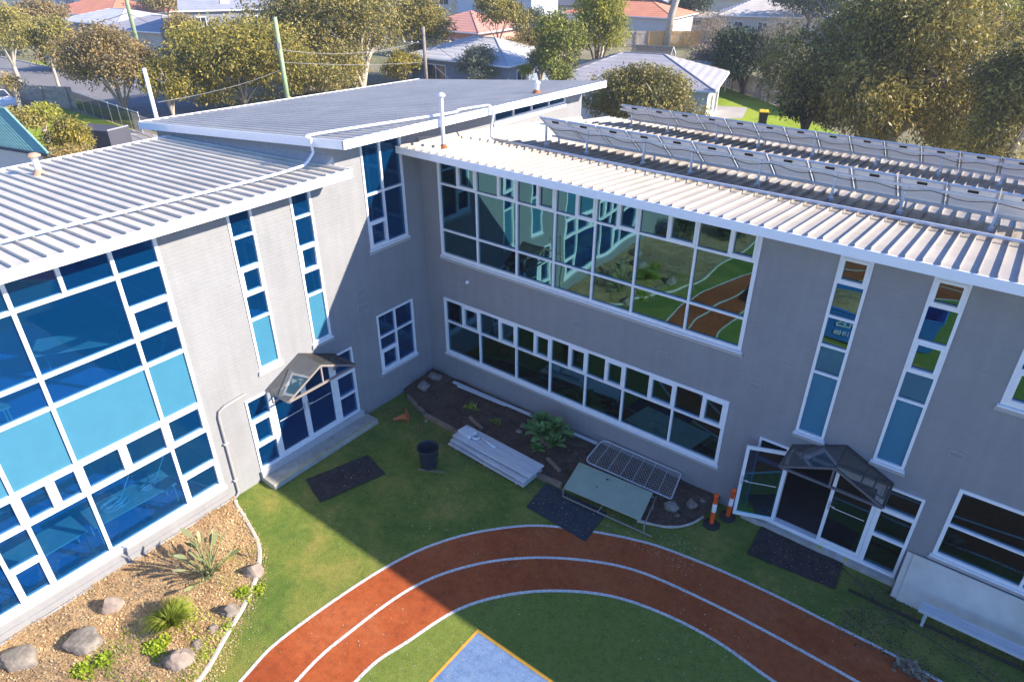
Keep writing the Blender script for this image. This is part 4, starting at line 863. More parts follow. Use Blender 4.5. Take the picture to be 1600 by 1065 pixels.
GREENS['weed'] = leaf_mat('lime weed', [(.28, .38, .02), (.42, .5, .03), (.36, .46, .05)], .5, .4)
GREENS['dry'] = leaf_mat('dry leaf', [(.42, .32, .2), (.55, .44, .3), (.3, .2, .12)], .8, .2)
# rosettes
t = thing('rosette_plant', 'large green rosette succulent growing in the dark soil bed', 'plant', (4.85, -.85, .15))
mb = MB()
for (ox, oy, oz, r, s_) in ((0, -.12, .34, .50, 1), (.28, .18, .47, .42, 2), (-.25, .25, .44, .40, 3), (.42, -.1, .27, .36, 4), (-.35, -.05, .30, .36, 5), (.1, .42, .4, .28, 6), (.1, -.45, .15, .25, 7), (.5, .35, .3, .24, 8)):
    rr = random.Random(s_)
    for k in range(22):
        a = k*2.399; e = math.radians(8+k*3.3); L = r*(1.05-.018*k)*rr.uniform(.9, 1.1); b_ = Vector((4.85+ox, -.85+oy, .12+oz))
        tp = b_+Vector((math.cos(a)*math.cos(e), math.sin(a)*math.cos(e), math.sin(e)))*L; blade(mb, b_, tp, (0, 0, L*.06), L*.19, 5)
mb.build('leaves', GREENS['agave'], t)
mb = MB()
for (ox, oy, oz) in ((0, -.12, .32), (.28, .18, .45), (-.25, .25, .42), (.42, -.1, .25), (-.35, -.05, .28), (.1, .42, .4)):
    mb.tube([(4.85, -.85, .1), (4.85+ox, -.85+oy, .12+oz)], [.05, .035], 6)
mb.build('stem', M['timber'], t)
# bird of paradise like plant
bx, by = 1.75, -8.72
t = thing('paddle_leaf_plant', 'tall plant with upright paddle leaves throwing a long shadow on the mulch', 'plant', (bx, by, .05)); mb = MB(); st_ = MB()
rr = random.Random(5)
for k in range(34):
    a = rr.uniform(0, 6.28); sp = rr.uniform(.10, .48); h = rr.uniform(.22, .85) if k > 3 else rr.uniform(1.0, 1.25); sp *= (.5 if k <= 3 else 1)
    b_ = Vector((bx+rr.uniform(-.08, .08), by+rr.uniform(-.08, .08), .05)); tp = b_+Vector((math.cos(a)*sp, math.sin(a)*sp, h))
    st_.tube([b_, b_.lerp(tp, .5)+Vector((math.cos(a), math.sin(a), 0))*-.03, tp], [.014, .011, .008], 5)
    L = rr.uniform(.16, .30); d = (tp-b_).normalized()*.8+Vector((math.cos(a), math.sin(a), .1))*.4; blade(mb, tp-d*.03, tp+d.normalized()*L, (0, 0, .02), L*.17, 6, up=Vector((rr.uniform(-1, 1), rr.uniform(-1, 1), .4)))
for k in range(16):
    a = rr.uniform(0, 6.28); L = rr.uniform(.3, .6); b_ = Vector((bx, by, .1)); st_.tube([b_, b_+Vector((math.cos(a)*L*.6, math.sin(a)*L*.6, .12)), b_+Vector((math.cos(a)*L, math.sin(a)*L, -.02))], .006, 4)
mb.build('leaves', GREENS['stre'], t); st_.build('stem', GREENS['stre'], t)
def tuft(x, y, r, h, n, key, name, label, cat, w_=.007, z=.06, droop=.5):
    mb = MB(); rr = random.Random(int(x*100+y*31))
    for k in range(n):
        a = rr.uniform(0, 6.28); q = rr.random()**.6; L = h*rr.uniform(.6, 1.1); b_ = Vector((x+math.cos(a)*.05*q, y+math.sin(a)*.05*q, z)); tp = b_+Vector((math.cos(a)*r*q, math.sin(a)*r*q, L*(1-droop*q)))
        blade(mb, b_, tp, (0, 0, L*.25*q), w_, 4, up=Vector((math.cos(a), math.sin(a), .2)).cross(Vector((0, 0, 1)))+Vector((0, 0, .3)))
    return tag(mb.build(name, GREENS[key]), label, cat)
tuft(2.25, -9.85, .50, .55, 900, 'tuft', 'tufted_grass', 'round tuft of long green grass in the middle of the garden', 'grass tuft')
def weeds(x, y, r, n, key, name, label, s_=.05, z=.07, cat='weed'):
    V = []; F = []; rr = np.random.default_rng(int(abs(x*91+y*17)*10))
    mb = MB()
    for k in range(n):
        a = rr.uniform(0, 6.28); q = rr.random()**.75*r*1.35*(1+.35*math.sin(a*3+x)); b_ = Vector((x+math.cos(a)*q, y+math.sin(a)*q*.8, z+rr.uniform(0, .06)*(1.2-q/r)))
        c = rr.uniform(0, 6.28); e = rr.uniform(.1, 1.0); L = s_*rr.uniform(.6, 1.4); blade(mb, b_, b_+Vector((math.cos(c)*math.cos(e), math.sin(c)*math.cos(e), math.sin(e)))*L, (0, 0, L*.1), L*.28, 3)
    return tag(mb.build(name, GREENS[key]), label, cat)
weeds(2.52, -10.30, .22, 500, 'weed', 'lime_weed', 'bright lime weed patch just below the grass tuft')
weeds(1.92, -11.35, .20, 350, 'weed', 'lime_weed', 'lime weed at the bottom of the garden under the big boulder')
weeds(2.02, -11.05, .12, 160, 'weed', 'lime_weed', 'small star shaped lime weed right of the big boulder', .08)
weeds(2.72, -8.55, .18, 260, 'weed', 'lime_weed', 'yellow green weed clump spilling over the kerb', .05, .06)
weeds(2.86, -8.30, .12, 120, 'weed', 'lime_weed', 'small yellow green weed outside the kerb curve', .05, .03)
weeds(3.20, -9.2, .12, 90, 'weed', 'lime_weed', 'thin yellow green weed between the kerb stones', .04, .05)
weeds(3.35, -9.85, .14, 120, 'weed', 'lime_weed', 'yellow green weed creeping beside the lowest kerb stones', .04, .05)
weeds(2.3, -.85, .16, 90, 'tuft', 'green_weed', 'small dull weed in the dark soil, the left one', .06, .2)
weeds(3.3, -.95, .14, 90, 'tuft', 'green_weed', 'small dull weed in the dark soil behind the bench stack', .06, .18)
weeds(13.95, -2.02, .16, 60, 'dry', 'dry_leaves', 'clump of pale dry leaves lying across the white track line', .14, .015, 'dry leaves')
tuft(2.0, -7.9, .10, .4, 14, 'dry', 'dead_stalk', 'thin reddish dead stalk near the top of the garden', 'stalk', .008, .05, .2)
# loose matter nobody could count
def litter(name, n, fn, size, m, z, asp=.35, tilt=.5):
    pts = []
    while len(pts) < n:
        p = fn()
        if p is not None: pts.append(p)
    P_ = np.array(pts); k = len(P_); a = RNG.uniform(0, 6.28, k); e = RNG.uniform(-tilt, tilt, k); L = size*RNG.uniform(.4, 1.5, k); W_ = L*asp*RNG.uniform(.6, 1.4, k)
    d = np.stack([np.cos(a)*np.cos(e), np.sin(a)*np.cos(e), np.sin(e)], 1); s_ = np.stack([-np.sin(a), np.cos(a), RNG.uniform(-.3, .3, k)], 1)
    c = np.stack([P_[:, 0], P_[:, 1], P_[:, 2]+np.abs(np.sin(e))*L/2+.004], 1)
    V = np.stack([c-d*L[:, None]/2, c+s_*W_[:, None]/2, c+d*L[:, None]/2, c-s_*W_[:, None]/2], 1).reshape(-1, 3)
    F = np.arange(4*k).reshape(-1, 4); return tag(mesh_np(name, V, F, m), kind='stuff')
def fA():
    x, y = RNG.uniform(0, 4), RNG.uniform(-13, -7); return (x, y, .055+.03*noise.noise(Vector((x*2.2, y*2.2, 3.1)))) if insA(x, y) else None
def fB():
    x, y = RNG.uniform(0, 9.4), RNG.uniform(-2, 0); return (x, y, zB(x, y)+.01+.035*noise.noise(Vector((x*2.2, y*2.2, 7.7)))) if insB(x, y) else None
chips = leaf_mat('bark chips', [(.28, .16, .08), (.55, .37, .20), (.70, .52, .32), (.42, .26, .14)], .9, .0)
litter('bark_chips', 15000, fA, .055, chips, 0)
darkchips = leaf_mat('dark bark chips', [(.04, .03, .02), (.10, .07, .05), (.24, .19, .14), (.07, .05, .04)], .9, 0)
litter('soil_litter', 6500, fB, .045, darkchips, 0)
def fG():
    x, y = RNG.uniform(1.6, 4), RNG.uniform(-11.2, -7.4); return (x, y, .06+.03*noise.noise(Vector((x*2.2, y*2.2, 3.1)))) if insA(x, y) and noise.noise(Vector((x*1.3, y*1.3, 9)))+(x-2.6)*.35 > RNG.uniform(-.3, .6) else None
litter('small_weeds', 2600, fG, .045, GREENS['weed'], 0, .4, 1.0)
litter('dry_grass', 1800, fG, .09, GREENS['dry'], 0, .08, .8)
def fW():
    x, y = RNG.uniform(.1, 16), RNG.uniform(-10, -.1)
    if noise.noise(Vector((x*.6, y*.6, 2)))+.35*math.exp(y*.7)*2 < RNG.uniform(-.1, .9): return None
    return None if (insA(x, y) or insB(x, y)) else (x, y, .008)
pale = leaf_mat('pale leaf litter', [(.45, .40, .32), (.62, .58, .5), (.35, .26, .17), (.55, .5, .42)], .8, 0)
litter('leaf_litter', 1500, fW, .032, pale, 0, .4, .2)
def fM():
    x, y = RNG.uniform(12.6, 17), RNG.uniform(-2.1, -.3); return (x, y, .008) if noise.noise(Vector((x*1.1, y*1.6, 5))) > RNG.uniform(-.5, .5) else None
litter('mud_litter', 5000, fM, .035, darkchips, 0, .5, .3)
def fE():
    x, y = RNG.uniform(.2, 6), RNG.uniform(-2.6, -1.4); return (x, y, .008) if (not insB(x, y)) and noise.noise(Vector((x*2, y*2, 1))) > RNG.uniform(-.4, .6) else None
litter('mud_litter', 2200, fE, .03, darkchips, 0, .5, .3)
def fK():
    x, y = RNG.uniform(.3, 5), RNG.uniform(-12, -6.8); return (x, y, .008) if (not insA(x, y)) and insA(x-.45*RNG.random(), y) else None
litter('mud_litter', 1500, fK, .035, chips, 0, .5, .3)
def onmat(P4):
    def f():
        u, v = RNG.random(), RNG.random(); a, b, c, d = [Vector((*p, 0)) for p in P4]; p = a.lerp(b, u).lerp(d.lerp(c, u), v); return (p.x, p.y, .045)
    return f
litter('mat_litter', 90, onmat([(.92, -5.5), (1.42, -4.05), (2.22, -4.25), (1.76, -5.78)]), .022, pale, 0, .5, .2)
litter('mat_litter', 130, onmat([(5.85, -2.9), (7.48, -2.95), (7.4, -2.0), (5.8, -2.05)]), .024, pale, 0, .5, .2)
litter('mat_litter', 120, onmat([(10.55, -.22), (12.25, -.22), (12.3, -.93), (10.6, -1.1)]), .022, pale, 0, .5, .2)
def fD():
    x, y = RNG.uniform(5.8, 9.8), RNG.uniform(-2.5, -1.6); return None if insB(x, y) else (x, y, .008)
litter('leaf_litter', 500, fD, .03, pale, 0, .4, .3)

# ------------------------------------------------------------------ trees
def crown_mesh(name, m, parent, C_, R_, n, leaf, seed, puffs=14, aspect=.42, droop=.5, core=.25, puffr=(.28, .48), fill=.9):
    "leaves spread over and through many overlapping clumps"
    g = np.random.default_rng(seed); C_ = np.array(C_, float); R_ = np.array(R_, float)
    d = g.normal(size=(puffs, 3)); d /= np.linalg.norm(d, axis=1)[:, None]; d[:, 2] = np.where(d[:, 2] < -.55, -d[:, 2], d[:, 2])
    rad = g.uniform(.35, .80, puffs)[:, None]; pc = C_+d*R_*rad; pr_ = g.uniform(*puffr, puffs)[:, None]*R_*np.array([1, 1, .8])
    pc = np.vstack([pc, C_[None]]); pr_ = np.vstack([pr_, (R_*.6)[None]])
    wgt = (pr_[:, 0]*pr_[:, 1])**1.0; wgt[-1] *= .5; wgt /= wgt.sum(); k = g.choice(len(pc), n, p=wgt)
    q = g.normal(size=(n, 3)); q /= np.linalg.norm(q, axis=1)[:, None]
    # twigs: leaves gather in small bunches
    nb = max(60, n//14); bd = g.normal(size=(nb, 3)); bd /= np.linalg.norm(bd, axis=1)[:, None]; bk = g.choice(len(pc), nb, p=wgt); bi = g.integers(0, nb, n)
    rr = np.where(g.random(nb) < core, g.uniform(.3, .9, nb), g.uniform(.86, 1.08, nb))
    bp = pc[bk]+bd*pr_[bk]*rr[:, None]; P_ = bp[bi]+q*(g.random(n)**.5)[:, None]*leaf*2.6*np.array([1, 1, .8])
    ax = bd[bi]*.5+g.normal(size=(n, 3))*.7; ax[:, 2] -= droop; ax /= np.linalg.norm(ax, axis=1)[:, None]
    sd = np.cross(ax, g.normal(size=(n, 3))); sd /= np.linalg.norm(sd, axis=1)[:, None]
    L = leaf*g.uniform(.6, 1.4, n)[:, None]; W_ = L*aspect*g.uniform(.7, 1.2, n)[:, None]
    V = np.stack([P_, P_+ax*L*.45+sd*W_*.5, P_+ax*L, P_+ax*L*.45-sd*W_*.5], 1).reshape(-1, 3)
    V[:, 2] = np.maximum(V[:, 2], .05)
    return mesh_np(name, V, np.arange(4*n).reshape(-1, 4), m, parent)
LM = {
 'gum': leaf_mat('olive gum leaves', [(0.1, 0.121, 0.0338), (0.255, 0.227, 0.0607), (0.437, 0.341, 0.0945), (0.182, 0.179, 0.054), (0.583, 0.438, 0.176)], .4),
 'gumbig': leaf_mat('dark gum leaves', [(.07, .08, .035), (.20, .18, .05), (.44, .34, .08), (.12, .12, .05), (.58, .45, .12), (.30, .25, .09)], .3, .45),
 'brown': leaf_mat('brown grey leaves', [(0.146, 0.113, 0.054), (0.311, 0.227, 0.108), (0.456, 0.324, 0.149), (0.201, 0.162, 0.081)], .5),
 'olive': leaf_mat('olive shrub leaves', [(0.128, 0.138, 0.027), (0.292, 0.259, 0.054), (0.456, 0.356, 0.081), (0.182, 0.162, 0.0405)], .45),
 'gold': leaf_mat('golden leaves', [(.30, .26, .07), (.42, .35, .10), (.38, .32, .12), (.22, .20, .06)], .5, .45),
 'lime': leaf_mat('lime leaves', [(.32, .34, .04), (.48, .44, .08), (.40, .38, .07), (.20, .22, .04)], .5, .5),
 'green': leaf_mat('mid green leaves', [(.13, .15, .03), (.24, .25, .05), (.33, .33, .08)], .5),
 'dark': leaf_mat('dark green leaves', [(0.0203, 0.0473, 0.0203), (0.0473, 0.081, 0.0338), (0.081, 0.108, 0.0405)], .45, .2),
 'rust': leaf_mat('rusty tipped leaves', [(.16, .14, .05), (.30, .23, .09), (.40, .29, .13), (.22, .20, .08)], .5),
 'gumrust': leaf_mat('olive and rusty gum leaves', [(.14, .14, .04), (.28, .25, .07), (.40, .33, .13), (.20, .19, .06), (.46, .34, .2)], .4),
 'twig': leaf_mat('bare twigs', [(0.27, 0.203, 0.149), (0.405, 0.324, 0.257), (0.203, 0.149, 0.108)], .8, 0),
 'grey': leaf_mat('grey green leaves', [(0.216, 0.23, 0.149), (0.338, 0.338, 0.23), (0.149, 0.176, 0.108)], .6),
}
def tree(label, base, C_, R_, n, leaf, key, seed, name='gum_tree', cat='tree', bark='bark', trunk=.25, limbs=7, puffs=14, group=None, bend=0, **kw):
    """base: foot of the trunk; C_: middle of the crown; R_: its half sizes"""
    C_ = Vector(C_); t = thing(name, label, cat, (base[0], base[1], 0), group); g = random.Random(seed)
    b = Vector((base[0], base[1], -.1)); fork = b.lerp(C_-Vector((0, 0, R_[2]*.9)), .75) if C_.z-R_[2] > 1 else b+Vector((0, 0, .4)); mb = MB()
    fork = Vector((fork.x, fork.y, max(fork.z, .3))); mid = b.lerp(fork, .5)+Vector((bend, -bend, 0)); mb.tube(smooth_path([(*b,), (*mid,), (*fork,)], 3), [trunk*(1-.055*i) for i in range(7)], 8)
    for k in range(limbs):
        a = k*2.4+g.random(); e = Vector((C_.x+R_[0]*.6*math.cos(a), C_.y+R_[1]*.6*math.sin(a), C_.z+R_[2]*g.uniform(-.3, .55))); m_ = fork.lerp(e, .45)+Vector((0, 0, R_[2]*.18))
        P_ = smooth_path([(*fork,), (*m_,), (*e,)], 3); mb.tube(P_, [trunk*.5*(1-i*.14) for i in range(7)], 6, caps=False)
        for s_ in (0, 1, 2):
            e2 = e.lerp(C_, .3)+Vector((g.uniform(-1, 1)*R_[0], g.uniform(-1, 1)*R_[1], g.uniform(-.3, 1)*R_[2]))*.35; mb.tube([m_.lerp(e, .4+.2*s_), e2], [trunk*.18, trunk*.05], 4, caps=False)
    mb.build('trunk', M[bark], t, smooth=True)
    if n: crown_mesh('crown', LM[key], t, C_, R_, n, leaf, seed, puffs, **kw)
    return t
def T(label, px, py, D, rx, rz, n, leaf, key, seed, base=None, ry=None, **kw):
    c = AT(px, py, D); s_ = math.sqrt(D*D+(CAM.z-c.z)**2)/FPX*1.0
    return tree(label, base or (c.x, c.y), c, (rx*s_, (ry or rx)*s_, rz*s_), n, leaf, key, seed, **kw)
# the big gum behind the solar panels and its neighbours
T('huge dark gum tree with golden leaf tips rising behind the solar panels', 1400, 105, 47, 165, 165, 150000, .25, 'gumbig', 1, puffs=46, trunk=.45, limbs=14, aspect=.30, core=.3, puffr=(.20, .36))
T('golden green gum at the right edge behind the solar panels', 1590, 175, 40, 62, 95, 34000, .22, 'gumbig', 2, puffs=20, trunk=.25, aspect=.32)
T('dark low tree spreading to the left under the huge gum', 1268, 150, 47, 38, 50, 15000, .22, 'dark', 3, bark='barkdark', name='dark_tree', puffs=16)
T('rounded olive and orange gum just beyond the roofs, between the grey house and the panels', 998, 158, 36, 92, 52, 42000, .15, 'gumrust', 4, puffs=26, name='round_gum', ry=60)
T('dark evergreen tree behind the paling fence, right of the grey hip roof', 1168, 88, 68, 50, 42, 14000, .28, 'dark', 5, bark='barkdark', name='dark_tree', puffs=18)
T('bare twiggy tree between the dark evergreen and the huge gum', 1215, 75, 66, 40, 52, 5000, .30, 'twig', 6, name='bare_tree', aspect=.06, bark='barkdark')
T('bare brown bush in front of the long grey shed', 1120, 42, 100, 34, 24, 4500, .4, 'twig', 7, name='bare_tree', aspect=.08, bark='barkdark')
T('brown scrub below the orange fence', 1120, 84, 72, 44, 12, 5000, .3, 'twig', 8, name='scrub', cat='bush', aspect=.2, bark='barkdark')
# centre
T('tall lime yellow tree left of the grey hip roof', 938, 40, 62, 44, 62, 15000, .24, 'lime', 9, bark='barkdark', name='lime_tree', puffs=22, core=.5)
T('green leafy tree left of the lime yellow one', 872, 72, 58, 34, 46, 10000, .22, 'green', 10, bark='barkdark', name='green_tree', puffs=16)
T('grey green bush tree between the gum and the green tree', 830, 34, 82, 28, 24, 6000, .25, 'grey', 11, name='grey_tree')
T('rusty red shrub beside the white roofed house', 820, 70, 70, 28, 26, 6500, .22, 'rust', 12, name='rusty_tree')
T('low green shrub under the lime tree near the grey roof', 868, 112, 52, 24, 14, 3500, .18, 'green', 13, name='green_shrub', cat='bush')
T('small golden cone shaped conifer by the white roofed house', 822, 112, 60, 10, 11, 1800, .14, 'lime', 14, name='conifer', limbs=2, trunk=.06)
T('pale green shrub right of the small conifer', 845, 96, 60, 20, 20, 3500, .18, 'grey', 15, name='pale_shrub', cat='bush')
T('thin gum with a high crown before the salmon roof', 776, 20, 70, 44, 24, 10000, .24, 'gum', 16, base=tuple(AT(785, 122, 70))[:2], trunk=.13, limbs=5)
T('grey olive bush in front of the white roofed house', 748, 100, 64, 38, 26, 8000, .2, 'grey', 17, name='olive_bush', cat='bush')
T('tall olive gum right of the spreading pale trunked gum', 655, 32, 74, 42, 50, 15000, .26, 'gum', 18, puffs=20)
T('leafy bush at the foot of the timber power pole', 632, 105, 68, 34, 22, 8000, .2, 'olive', 19, name='leafy_bush', cat='bush', puffs=10)
big = AT(567, 126, 66)
T('spreading gum with forked pale trunks behind the slate roof', 515, 48, 70, 108, 70, 52000, .26, 'gum', 20, base=(big.x, big.y), puffs=36, trunk=.36, limbs=10, core=.35)
T('dark bush at the foot of the spreading gum', 500, 112, 64, 72, 34, 14000, .24, 'gum', 21, name='dark_bush', cat='bush')
T('massive rounded olive shrub tree left of the green pole', 372, 108, 62, 96, 70, 52000, .24, 'olive', 22, puffs=34, name='shrub_tree', trunk=.2)
T('smaller rounded olive shrub left of the massive one', 258, 128, 60, 30, 34, 9000, .2, 'olive', 23, puffs=12, name='shrub_tree')
T('rusty olive tree in front of the two storey grey house', 290, 46, 80, 24, 22, 5500, .24, 'rust', 24)
T('brown gum on the street verge casting an oval shadow on the road', 170, 100, 63, 62, 48, 26000, .22, 'brown', 25, base=(-45.2, 12.7), puffs=24, trunk=.22, core=.3)
T('golden street tree with forked pale trunk', 68, 58, 74, 38, 24, 7500, .24, 'gold', 26, base=(-56.1, 12.5), trunk=.16, limbs=6, core=.5, name='golden_tree')
T('brown gum behind the golden street tree', 62, 22, 105, 36, 18, 6500, .32, 'brown', 27)
T('golden brown tree at the left edge beyond the street', 5, 55, 86, 28, 32, 6500, .28, 'gold', 28, name='golden_tree')
T('low grey hedge bush beyond the street nature strip', 90, 88, 92, 30, 10, 2500, .3, 'brown', 29, name='hedge_bush', cat='bush')
T('yellow green bush beside the dark shed', 112, 213, 47, 26, 27, 7000, .17, 'olive', 30, name='yellow_bush', cat='bush', puffs=10)
T('bright green leafy garden bed plant by the grey fence', 62, 180, 55, 26, 10, 3000, .2, 'lime', 31, name='leafy_plant', cat='plant')
T('brown scrub behind the green roof', 30, 185, 55, 26, 12, 2200, .2, 'gold', 32, name='scrub', cat='bush')
T('low brown scrub along the left edge of the zinc roof', 110, 240, 42, 34, 8, 2500, .16, 'rust', 33, name='scrub', cat='bush')
T('small bare peach coloured shrub on the near kerb of the street', 18, 128, 66, 12, 10, 700, .22, 'rust', 34, name='small_shrub', cat='bush')
# far back
T('dark conifer beside the tall pale trunk', 985, 12, 118, 20, 22, 6000, .4, 'dark', 35, name='dark_tree', bark='barkdark')
T('dark round tree right of the tall pale trunk', 1078, 6, 118, 26, 18, 6000, .4, 'dark', 36, name='dark_tree', bark='barkdark')
T('clipped bright green round bush at the top right', 1552, 18, 70, 30, 18, 7000, .25, 'lime', 37, name='round_bush', cat='bush')
T('dark hedge tree in the top right corner', 1590, 35, 72, 40, 36, 7000, .3, 'dark', 38, name='dark_tree', bark='barkdark')
T('olive gum rising beyond the far rooftops at the top centre', 745, -6, 130, 60, 16, 7000, .45, 'gum', 39)
T('brown tree top between the far white houses and the grey house', 255, 0, 120, 30, 12, 4000, .4, 'rust', 40)
T('dark tree beyond the cream roofs on the right', 1270, 0, 110, 50, 18, 8000, .45, 'dark', 41, name='dark_tree', bark='barkdark')
mbp = AT(1043, 52, 100)
t = thing('gum_tree', 'tall smooth pale gum trunk cut by the top of the view', 'tree', (mbp.x, mbp.y, 0)); mb = MB(); mb.tube([(mbp.x, mbp.y, -.1), (mbp.x+.3, mbp.y, 4), (mbp.x+1.4, mbp.y+.5, 9), (mbp.x+1.5, mbp.y+.5, 14)], [.5, .45, .42, .3], 10); mb.build('trunk', M['bark'], t, smooth=True)
crown_mesh('crown', LM['gum'], t, (mbp.x+1.5, mbp.y, 17), (7, 7, 3), 3500, .4, 55)

for i, (x, y, r) in enumerate(((1.5, -15.2, .9), (3.0, -16.5, .7), (2.2, -18.6, 1.1), (3.6, -20, .8))):
    tree(('low dark garden shrub beyond the lower edge of the view, %s from the boulders' % ORD[i]), (x, y), (x, y, r*.75), (r, r, r*.7), 1800, .12, 'dark', 80+i, name='garden_shrub', cat='bush', trunk=.04, limbs=3, bark='barkdark', puffs=7)
# ------------------------------------------------------------------ streets and yards
sheet('street', [(-400, 13.0), (-40, 13.0), (-40, 19.6), (-400, 19.6)], -.02, M['asphalt'])
sheet('nature_strip', [(-62, 11.4), (-30, 11.4), (-30, 13.0), (-62, 13.0)], -.012, M['grass'])
sheet('footpath', [(-80, 21.5), (-55, 21.5), (-55, 23.2), (-80, 23.2)], -.016, M['footpath'])
sheet('nature_strip', [(-83, 19.6), (-66, 19.6), (-72, 21.5), (-83, 21.5)], -.012, M['grass'])
sheet('driveway', [(-66, 19.6), (-52, 19.6), (-52, 32), (-62, 32)], -.018, M['footpath'])
sheet('front_lawn', [(-50, 2.5), (-34, 2.5), (-37, 10.8), (-54, 10.8)], -.016, M['grass'])
sheet('front_lawn', [(-90, 8), (-66, 9), (-66, 13), (-90, 12.9)], -.014, M['grass'])
sheet('back_lawn', [(-9, 31), (6, 31), (6, 36), (-6.7, 48.8), (-13.3, 54.2), (-12, 47)], -.014, M['grass'])
sheet('driveway', [(-40, 6), (-28, 3), (-26, 10.5), (-40, 10.9)], -.015, M['footpath'])
q = [G(1118, 165), G(1168, 168), G(1160, 185), G(1100, 185)]; sheet('paving', [(p.x, p.y) for p in q], -.008, M['footpath'])
mb = MB(); mb.box(-90, -32, 12.92, 13.06, -.1, .06); mb.box(-90, -66, 19.55, 19.7, -.1, .06); tag(mb.build('street_kerb', M['kerb']), kind='structure')

# ------------------------------------------------------------------ houses
HM = {k: wallmat('wall '+k, c) for k, c in dict(white=(.62, .6, .56), cream=(.58, .52, .42), grey=(.28, .285, .30), pink=(.55, .30, .24), blue=(.52, .58, .66), dark=(.07, .07, .09), yellow=(.55, .42, .22), bluegrey=(.25, .29, .36), magenta=(.50, .10, .32)).items()}
RM = {k: roofmat('roof '+k, c) for k, c in dict(grey=(.30, .31, .36), lightgrey=(.36, .34, .36), white=(.52, .51, .51), salmon=(.60, .28, .20), orange=(.62, .24, .13), cream=(.58, .52, .46), dark=(.12, .12, .14), green=(.26, .47, .39), bluish=(.35, .40, .52)).items()}
def house(label, cx, cy, ang, L, W_, eave, ridge, roof, wall, hip=True, over=.5, wins=(), name='house', storey=None, chim=None, hipend=None, z0=0):
    """wins: (side, position along the side, width, sill, head); sides f b l r"""
    t = thing(name, label, 'house', (cx, cy, 0)); X = Matrix.Translation((cx, cy, z0)) @ Matrix.Rotation(math.radians(ang), 4, 'Z')
    mb = MB(); mb.box(-L/2, L/2, -W_/2, W_/2, -.1, eave, X)
    if not hip:
        for s_ in (-1, 1):
            a = s_*L/2; mb.hexa([X @ Vector(p) for p in ((a, -W_/2, eave), (a-s_*.1, -W_/2, eave), (a-s_*.1, W_/2, eave), (a, W_/2, eave))], [X @ Vector(p) for p in ((a, -.01, ridge-.05), (a-s_*.1, -.01, ridge-.05), (a-s_*.1, .01, ridge-.05), (a, .01, ridge-.05))])
    mb.build('wall', HM[wall], t)
    l, w_ = L/2+over, W_/2+over; h_ = (hipend if hipend is not None else w_) if hip else 0; ez = eave-.0
    r0, r1 = (-l+h_, 0, ridge), (l-h_, 0, ridge); c = [(-l, -w_, ez), (l, -w_, ez), (l, w_, ez), (-l, w_, ez)]
    V = [Vector(p) for p in c]+[Vector(r0), Vector(r1)]; up = Vector((0, 0, .14)); F = [(0, 1, 5, 4), (2, 3, 4, 5), (1, 2, 5), (3, 0, 4)]
    mb = MB(); n = 6; VV = [X @ (p+up) for p in V]+[X @ p for p in V]
    mb.add(VV, F+[tuple(reversed([i+n for i in f])) for f in F]+[(0, 6, 7, 1), (1, 7, 8, 2), (2, 8, 9, 3), (3, 9, 6, 0)]); rf = mb.build('roof', RM[roof], t)
    mb = MB()
    for (a, b) in (((-l, -w_), (l, -w_)), ((l, -w_), (l, w_)), ((l, w_), (-l, w_)), ((-l, w_), (-l, -w_))):
        p, q_ = Vector((*a, ez+.06)), Vector((*b, ez+.06)); mb.tube([X @ p, X @ q_], .09, 4)
    mb.build('gutter', M['fascia'] if roof not in ('dark',) else M['charcoal'], rf)
    mb = MB(); R_ = .07
    for (a, b) in ((r0, r1),)+(((c[0], r0), (c[3], r0), (c[1], r1), (c[2], r1)) if hip else ()):
        mb.tube([X @ (Vector(a)+up), X @ (Vector(b)+up)], R_, 4)
    mb.build('ridge_capping', RM[roof], rf)
    if chim:
        x, y, m_ = chim; mb = MB(); mb.box(x-.35, x+.35, y-.3, y+.3, eave, ridge+.9, X); mb.box(x-.4, x+.4, y-.35, y+.35, ridge+.9, ridge+1.05, X); mb.build('chimney', M[m_], rf)
    for (sd, u, ww, s0, s1) in wins:
        if sd in 'fb':
            y = (-W_/2 if sd == 'f' else W_/2); o_ = -1 if sd == 'f' else 1
            bx_ = lambda mb, a, b, c_, d, e, f_: mb.box(a, b, min(y+o_*c_, y+o_*d), max(y+o_*c_, y+o_*d), e, f_, X)
        else:
            x = (-L/2 if sd == 'l' else L/2); o_ = -1 if sd == 'l' else 1
            bx_ = lambda mb, a, b, c_, d, e, f_: mb.box(min(x+o_*c_, x+o_*d), max(x+o_*c_, x+o_*d), a, b, e, f_, X)
        mb = MB()
        for (a, b, e, f_) in ((u-ww/2-.08, u+ww/2+.08, s0-.08, s0), (u-ww/2-.08, u+ww/2+.08, s1, s1+.08), (u-ww/2-.08, u-ww/2, s0, s1), (u+ww/2, u+ww/2+.08, s0, s1), (u-.03, u+.03, s0, s1)): bx_(mb, a, b, .004, .07, e, f_)
        wf = mb.build('window', M['white'], t); mb = MB(); bx_(mb, u-ww/2, u+ww/2, .006, .02, s0, s1); mb.build('pane', M['darkpane'], wf)
    return t, X
M['darkpane'] = mat('dark window pane', (.03, .045, .07), .1, var=.1, spec=.8)
g1, X1_ = house('grey hip roofed house just beyond the roofs, white side wall', -13.2, 37.7, 16.3, 11.2, 8.0, 2.75, 4.35, 'lightgrey', 'white', wins=(('r', -1.5, 1.2, .9, 2.1), ('r', 1.8, 1.6, .2, 2.2), ('f', -2, 1.6, .9, 2.1), ('f', 3, 1.6, .9, 2.1)))
t = thing('verandah', 'lean-to verandah of white corrugated sheets behind the grey hip roof', 'verandah', (-14.5, 48.5, 0)); X = Matrix.Translation((-14.2, 49.3, 0)) @ Matrix.Rotation(math.radians(14), 4, 'Z')
mb = MB()
